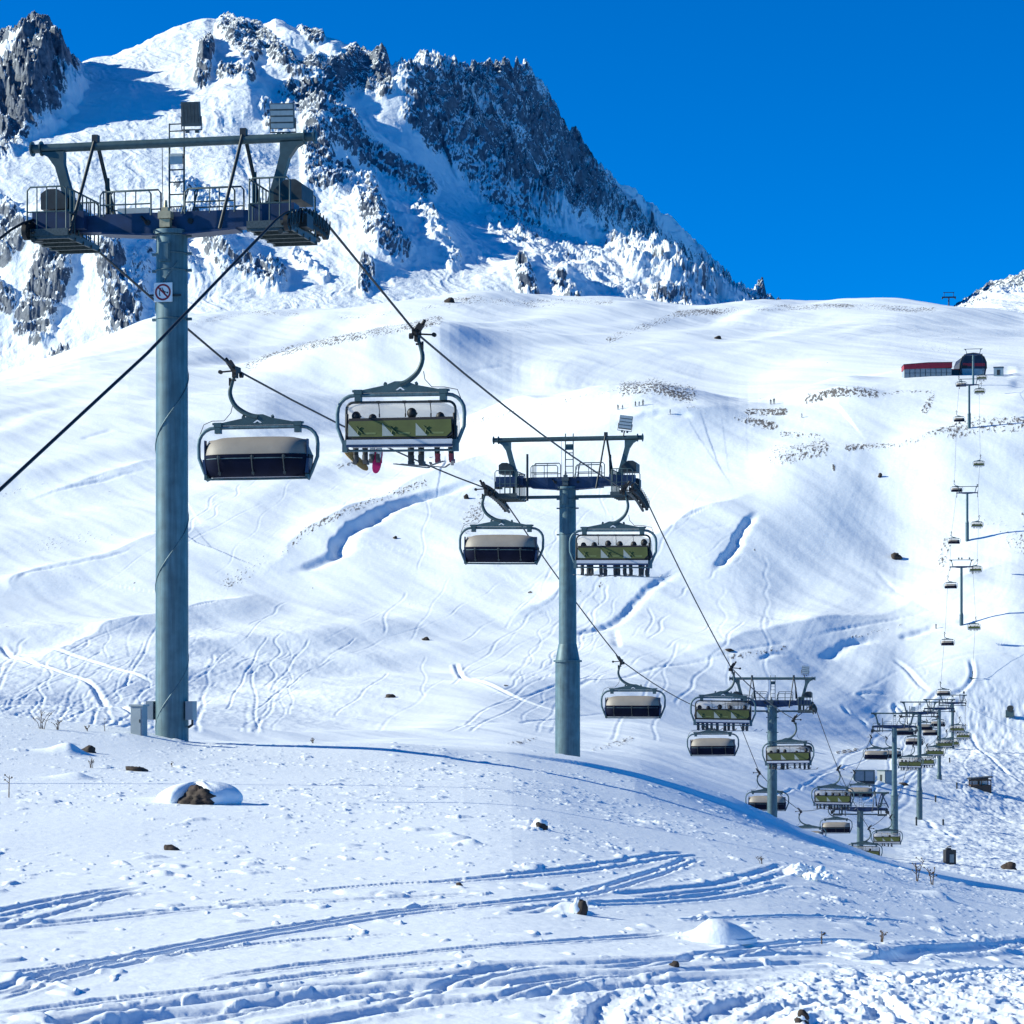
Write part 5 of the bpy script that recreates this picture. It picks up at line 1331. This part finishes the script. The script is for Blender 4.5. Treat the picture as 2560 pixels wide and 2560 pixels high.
# wooden shed
D, p = on_hill(2454, 1976); wpx = F/D
root = empty('wooden_shed', p, .05)
hw = 25/wpx; h1 = 30/wpx
mb = MB(); mb.box((0, 1.4, h1*.22-.4), (2*hw, 2.8, h1*.44+.8)); mb.box((0, 2.7, h1*.7), (2*hw, .12, h1*.7)); mb.build('wall', M['wood'], root)
for x in (-hw+.1, 0, hw-.1):
    mb = MB(); mb.box((x, .08, h1*.6), (.2, .16, h1*.62)); mb.build('post', M['wood'], root)
mb = MB(); mb.box((0, .05, h1*.86), (2*hw, .12, h1*.14)); mb.build('lintel', M['wood'], root)
mb = MB(); mb.prism([(-hw*1.13, h1*.88), (hw*1.1, h1*1.08), (hw*1.1, h1*1.17), (-hw*1.13, h1*1.0)], -.35, 3.1); mb.build('roof', M['darksteel'], root)
for x in (-hw*.5, hw*.5):
    mb = MB(); mb.box((x, 2.62, h1*.6), (hw*.8, .05, h1*.3)); mb.build('window', M['white'], root)
mb = MB(); mb.tube([(hw*.98, 0, h1), (hw*1.0, 0, h1*1.5)], .03, 5); mb.build('mast', M['darksteel'], root)
tag(root, 'small wooden shed with slanted roof and open front on the right valley floor', 'shed')
# two grey cabins
D, p = on_hill(2161, 1958); wpx = F/D
root = empty('grey_cabin', p, -.05); hw = 25/wpx; hh = 31/wpx
mb = MB(); mb.box((0, 1.3, hh/2-.3), (2*hw, 2.6, hh+.5)); mb.build('wall', M['cabin'], root)
mb = MB(); mb.box((0, 1.3, hh+.02), (2*hw+.2, 2.8, .16)); mb.build('roof', M['teal'], root)
for x in (-hw+.04, .05, hw-.04):
    mb = MB(); mb.box((x, -.03, hh*.45), (.22, .08, hh*1.0)); mb.build('corner_post', M['teal'], root)
mb = MB(); mb.box((0, -.04, .15), (2*hw, .06, .5)); mb.build('skirting', M['darksteel'], root)
tag(root, 'left grey cabin, wide one with two pale panels, behind the hanging chairs', 'cabin', 'grey cabins')
D, p = on_hill(2222, 1960); wpx = F/D
root = empty('grey_cabin', p, .5); hw = 12/wpx; hh = 33/wpx
mb = MB(); mb.box((0, 1.2, hh/2-.3), (2*hw, 2.4, hh+.5)); mb.build('wall', M['cabin'], root)
mb = MB(); mb.box((0, 1.2, hh+.02), (2*hw+.2, 2.6, .16)); mb.build('roof', M['teal'], root)
mb = MB(); mb.box((-hw-.03, 1.2, .9), (.08, .6, 1.7)); mb.build('door', M['darksteel'], root)
mb = MB(); mb.box((0, -.03, hh*.5), (2*hw-.3, .06, hh*.75)); mb.build('panel', M['bargrey'], root)
tag(root, 'right grey cabin, narrow one with a dark door, half behind a lift pole', 'cabin', 'grey cabins')
# utility cabinet next to the big tower
D = 56.5; p = W(342, 1838, D)
root = empty('utility_cabinet', (p.x, p.y, ground_z(p.x, p.y)-.02), -.35)
mb = MB(); mb.box((0, .1, .30), (.29, .24, .70)); mb.build('cabinet_body', M['bargrey'], root)
mb = MB(); mb.box((0, .1, .665), (.35, .30, .04)); mb.build('lid', M['bargrey'], root)
mb = MB(); mb.box((-.01, -.026, .30), (.24, .012, .60)); d_ = mb.build('door', M['bargrey'], root)
mb = MB(); mb.box((.09, -.04, .32), (.02, .02, .07)); mb.build('handle', M['darksteel'], d_)
tag(root, 'small grey utility cabinet standing in the snow left of the big tower pole', 'cabinet')
# tower of another lift on the skyline
D = 1452; wpx = F/D; p = W(2372, 774, D)
root = empty('skyline_lift_tower', (p.x, p.y, p.z-1.0), -.1)
mb = MB(); mb.tube([(0, 0, -1), (0, 0, 7.8)], .42, 10); mb.build('pole', M['navy'], root)
mb = MB(); mb.box((0, 0, 8.0), (7.6, .7, .8)); mb.build('crossarm', M['navy'], root)
mb = MB(); mb.tube([(-3.1, 0, 10.7), (3.1, 0, 10.7)], .2, 6)
for x in (-2.6, 2.6): mb.tube([(x, 0, 8), (x, 0, 10.7)], .16, 6)
mb.build('gantry_beam', M['navy'], root)
for x in (-3.6, 3.6):
    mb = MB(); mb.box((x, 0, 7.6), (.5, 4, .9)); mb.build('sheave_train', M['black'], root)
tag(root, 'small dark lift tower on the skyline ridge against the blue sky', 'lift tower')
D = 1440; p = W(2553, 796, D)
root = empty('ridge_hut', (p.x, p.y, p.z-.8), 0)
mb = MB(); mb.box((1, 1.5, 1.5), (4.5, 3, 4)); mb.build('wall', M['domeglass'], root)
mb = MB(); mb.box((1, 1.5, 3.6), (5, 3.4, .3)); mb.build('roof', M['darksteel'], root)
tag(root, 'tiny dark hut on the far ridge at the right edge', 'hut')
# padded piste equipment on the right
D, p = on_hill(2374, 2160)
root = empty('padded_hydrant', p, .2)
mb = MB(); mb.box((0, 0, .8), (1.2, .9, 1.6)); mb.box((-.15, 0, 1.65), (.5, .5, .3)); mb.build('pad', M['signblack'], root)
mb = MB(); mb.box((.08, -.47, .65), (.5, .04, .9)); mb.build('pale_plate', M['banner'], root)
mb = MB(); mb.tube([(-.2, 0, 1.6), (-.3, 0, 1.9), (.2, 0, 2.0)], .06, 6); mb.build('pipe', M['darksteel'], root)
tag(root, 'black padded hydrant with a pale plate on the trampled snow right of the poles', 'hydrant')
D, p = on_hill(2525, 1792)
root = empty('snow_gun', p, -.4)
mb = MB(); mb.box((0, 0, .8), (1.9, 1.3, 1.7)); mb.build('housing', M['teal'], root)
mb = MB(); mb.cyl((.2, -.9, 2.0), (.2, .6, 2.2), .8, .6, 14); mb.build('nozzle', M['darksteel'], root)
mb = MB()
for a in range(3): mb.tube([(0, 0, .4), (1.3*math.cos(a*2.1), 1.3*math.sin(a*2.1), -.2)], .08, 5)
mb.build('stand', M['darksteel'], root)
tag(root, 'green-grey snow gun standing on the trampled piste at the right edge', 'snow gun')
for (px, py, h, lab) in ((2291, 2064, 22, 'small dark marker post left of the pole in the middle of the valley'), (2358, 2063, 15, 'short dark marker post right of the middle valley pole'), (2339, 2005, 17, 'small dark marker post beside the valley pole left of the wooden shed'), (2374, 1906, 12, 'short marker post left of the farthest valley pole'), (2392, 1972, 16, 'thin marker stick in the snow left of the wooden shed'), (2340, 1572, 12, 'tiny marker post left of the pole at the foot of the steep slope')):
    D, p = on_hill(px, py); mb = MB(); hm = h/F*D
    mb.tube([(0, 0, -.4), (0, 0, hm)], [.16, .14], 8); mb.tube([(0, 0, hm*.75), (0, 0, hm*.9)], .19, 8)
    tag(mb.build('marker_post', M['darksteel'], None, p), lab, 'post', 'marker posts on the piste')

# ---------------------------------------------------------------- stones, snow-capped boulder, dry plants
def rock_mesh(seed, sx, sy, sz, nu=22, nv=14, flat=.0):
    rr = random.Random(seed); P = []; ph = [rr.uniform(0, 9) for _ in range(6)]
    for i in range(nv+1):
        th = math.pi*i/nv; row = []
        for k in range(nu):
            a = 2*math.pi*k/nu
            v = Vector((math.sin(th)*math.cos(a), math.sin(th)*math.sin(a), math.cos(th)))
            n = .16*math.sin(3.1*v.x+ph[0])*math.cos(2.7*v.y+ph[1])+.13*math.sin(5.3*v.z+ph[2]+2*v.x)+.08*math.sin(9*v.x+ph[3])*math.sin(8*v.y+ph[4])+.05*math.sin(15*v.z+ph[5]+9*v.y)
            q = 1+n; q = round(q*7)/7*.45+q*.55
            row.append((v.x*sx*q, v.y*sy*q, v.z*sz*q))
        row.append(row[0]); P.append(row)
    return P
def stone(px, py, wpx, hpx, label, T, seed, group='stones on the snow', mat='rock', snow=0):
    D = T.hit(px, py); p = W(px, py, D); k = D/F
    root = empty('stone', (p.x, p.y, T.zat(px, D)), rnd.uniform(-.2, .2))
    mb = MB(); mb.grid(rock_mesh(seed, wpx/2*k, wpx/2*k*.8, hpx*k)); mb.build('rock_face', M[mat], root)
    if snow:
        mb = MB(); P = rock_mesh(seed+50, wpx/2*k*1.06, wpx/2*k*.85, hpx*k*.98)
        mb.grid([[(x-wpx*k*.14*snow, y+wpx*k*.18, z+hpx*k*.20) for x, y, z in r] for r in P]); mb.build('snow_cap', M['snowcap'], root)
    tag(root, label, 'stone', group)
D = NT.hit(498, 2006); k = D/F; p = W(498, 2006, D)
root = empty('snow_capped_boulder', (p.x, p.y, p.z), 0)
mb = MB(); mb.grid(rock_mesh(3, 48*k, 60*k, 36*k, 40, 24)); ob = mb.build('rock_face', M['rock'], root, (0*k, 0, 1*k))
P = []
nu, nv = 48, 20
for i in range(nv+1):
    th = math.pi*.62*i/nv; row = []
    for q in range(nu+1):
        a = 2*math.pi*q/nu; x = math.sin(th)*math.cos(a); y = math.sin(th)*math.sin(a); z = math.cos(th)
        r = 1+.05*math.sin(3*a+1)+.04*math.sin(7*a)*math.sin(3*th)
        # the cap is drawn back over the exposed face in front
        fr = max(0, -y)*max(0, 1-abs(x+.18)*2.6)*1.0
        row.append((x*95*k*r+(0 if x > 0 else x*25*k)+8*k, (y*72*r+26+fr*70)*k, (z*40*r+12+fr*8-2)*k*(1 if z > 0 else .8)))
    P.append(row)
mb = MB(); mb.grid(P); mb.build('snow_cap', M['snowcap'], root)
tag(root, 'brown boulder under a thick snow cap in front of the big tower', 'boulder')
stone(222, 1881, 36, 16, 'dark stone poking from the right end of a low drift left of the tower', NT, 11)
stone(340, 1927, 50, 13, 'flat brown stone lying left of and above the snow-capped boulder', NT, 12)
stone(428, 2125, 42, 14, 'small brown stone below the snow-capped boulder', NT, 13)
stone(1352, 2068, 34, 18, 'reddish brown stone with a snow tail on the middle of the field', NT, 14, snow=.5)
stone(1148, 2213, 18, 7, 'tiny dark stone beside the long ski tracks', NT, 15)
stone(1452, 2284, 34, 32, 'upright dark stone in a snow collar, left of the smooth snow mound', NT, 16, snow=.9)
stone(1686, 2415, 24, 12, 'small black stone between the lower ski tracks', NT, 17)
stone(2005, 2552, 40, 22, 'dark stone at the bottom edge in churned snow', NT, 18, snow=.8)
stone(975, 1743, 26, 8, 'dark flat stone on the open slope left of the second tower', HT, 19, 'stones on the far slopes')
stone(1166, 1246, 16, 10, 'dark boulder on the slope left of the second tower crossarm', HT, 20, 'stones on the far slopes')
stone(2240, 1396, 30, 14, 'triangular grey rock outcrop alone on the white slope left of the lift', HT, 21, 'stones on the far slopes')
stone(1823, 1626, 22, 5, 'flat dark slab above the third tower rope', HT, 22, 'stones on the far slopes')
stone(988, 1346, 10, 6, 'tiny dark stone on the slope left of the shaded gully end', HT, 23, 'stones on the far slopes')
stone(1124, 756, 26, 11, 'dark rock on the ridge line beneath the mountain', HT, 24, 'stones on the far slopes')
stone(1795, 847, 18, 7, 'dark rock on the smooth slope under the skyline', HT, 25, 'stones on the far slopes')
stone(2524, 2172, 36, 16, 'dark stones with dry tufts on the trampled snow at the right edge', HT, 26, 'stones on the far slopes')
stone(2010, 1875, 40, 10, 'low dark stone heap left of the valley towers', HT, 27, 'stones on the far slopes')
stone(2258, 1962, 26, 6, 'dark stone half buried in the piste right of the cabins', HT, 28, 'stones on the far slopes')
stone(1065, 1600, 22, 7, 'dark stone pair on the slope between the two nearest towers', HT, 29, 'stones on the far slopes')
stone(1745, 1876, 18, 6, 'dark stone on the little ridge left of the third tower foot', HT, 30, 'stones on the far slopes')
stone(2200, 1192, 10, 9, 'tiny dark stone on the bright slope left of the upper towers', HT, 31, 'stones on the far slopes')
# snow mound and clods
D = NT.hit(1800, 2352); k = D/F; p = W(1800, 2352, D); P = []
for i in range(19):
    th = math.pi*.5*i/18; row = []
    for q in range(41):
        a = 2*math.pi*q/40; x = math.sin(th)*math.cos(a); y = math.sin(th)*math.sin(a)
        row.append(((x*(92 if x > 0 else 78))*k+.02*math.sin(3*a)*math.sin(th), y*70*k, (math.cos(th)**1.1*54-4+(7*math.cos(3*x+1) if th < 1.3 else 0))*k))
    P.append(row)
mb = MB(); mb.grid(P); tag(mb.build('snow_mound', M['snowcap'], None, p), 'smooth rounded snow mound on the right of the field', 'snow mound')
D = NT.hit(2012, 2190); k = D/F; p = W(2012, 2190, D); mb = MB()
for q in range(60):
    d_ = rnd.gauss(0, 1); x = rnd.gauss(0, 34)*k; y = rnd.gauss(0, 60)*k; r = rnd.uniform(4, 12)*k
    mb.grid([[(x+a, y+b, r*.5+c+max(0, 26*k*(1-abs(x)/(45*k)))*rnd.uniform(.2, 1)*0+(22*k*math.exp(-(x/(20*k))**2)*rnd.random() if q == q else 0)*0) for a, b, c in row] for row in rock_mesh(100+q, r, r, r*.8, 9, 6)])
for q in range(22):
    r = rnd.uniform(5, 11)*k; x = rnd.gauss(-4, 12)*k; z = abs(rnd.gauss(0, 16))*k
    mb.grid([[(x+a, b, z+c) for a, b, c in row] for row in rock_mesh(200+q, r, r, r*.9, 9, 6)])
tag(mb.build('snow_clods', M['snowcap'], None, p), 'heap of broken snow clods at the end of a curved ski track', 'snow heap')
def plant(px, py, hpx, n, label, T, seed, spread=.35, r=1.0):
    rr = random.Random(seed); D = T.hit(px, py); p = W(px, py, D); h = hpx/F*D
    mb = MB()
    for q in range(n):
        a = rr.uniform(0, 6.28); s = rr.uniform(.1, 1)*spread*h; hh = h*rr.uniform(.55, 1.0)
        x0 = rr.uniform(-.12, .12)*h; lean = (math.cos(a)*s, math.sin(a)*s)
        pts = [(x0, 0, -.05), (x0+lean[0]*.3, lean[1]*.3, hh*.45), (x0+lean[0], lean[1], hh)]
        mb.tube(pts, [.007*r, .005*r, .003*r], 5)
        for _ in range(3):
            t = rr.uniform(.35, .95); bx = x0+lean[0]*t; bz = hh*t; b = rr.uniform(0, 6.28); l = h*rr.uniform(.10, .25)
            mb.tube([(bx, lean[1]*t, bz), (bx+math.cos(b)*l, lean[1]*t+math.sin(b)*l, bz+l*.7)], [.004*r, .002*r], 4)
            mb.ball((bx+math.cos(b)*l, lean[1]*t+math.sin(b)*l, bz+l*.7), .009*r, 5, 4)
    tag(mb.build('dry_plant', M['twig'], None, (p.x, p.y, T.zat(px, D)), rr.uniform(0, 3)), label, 'dry plant', 'dry plants in the snow')
plant(26, 1994, 62, 1, 'single upright dry stalk with one side twig at the left edge', NT, 1, .03, 1.5)
plant(105, 1822, 52, 7, 'tall dry weed tuft left of the utility cabinet', NT, 2, .5, 1.2)
plant(143, 1824, 26, 5, 'short dry tuft next to the tall weeds', NT, 3, .6, 1.2)
plant(262, 1828, 34, 2, 'thin leaning dry stem between the weeds and the cabinet', NT, 4, .3, 1.0)
plant(218, 1828, 16, 4, 'low dry clump in front of the cabinet', NT, 5, .7, 1.2)
plant(488, 1852, 14, 5, 'low dry grass at the right foot of the big tower', NT, 6, .8, 1.0)
plant(545, 1852, 18, 4, 'sparse dry grass on the crest right of the big tower', NT, 7, .6, 1.0)
plant(782, 1858, 16, 4, 'tiny dry tuft alone on the snow crest between two towers', NT, 8, .5, 1.1)
plant(2292, 2203, 76, 3, 'leaning dry sapling on the shaded snow bank', NT, 9, .35, 1.6)
plant(2328, 2211, 50, 3, 'upright dry sapling beside the leaning one on the snow bank', NT, 10, .25, 1.8)
plant(2054, 2360, 34, 1, 'single bare stick standing right of the snow mound', NT, 11, .02, .9)
plant(2204, 2355, 30, 4, 'small bare twig bush right of the single stick', NT, 12, .8, .7)
plant(1905, 2160, 22, 5, 'small dry tuft near the end of the ski tracks', NT, 13, .8, .7)
plant(228, 1920, 26, 5, 'frosted dry clump above the flat brown stone', NT, 14, .7, 1.0)
plant(430, 1918, 14, 2, 'tiny stem stub right of the flat brown stone', NT, 15, .4, 1.0)
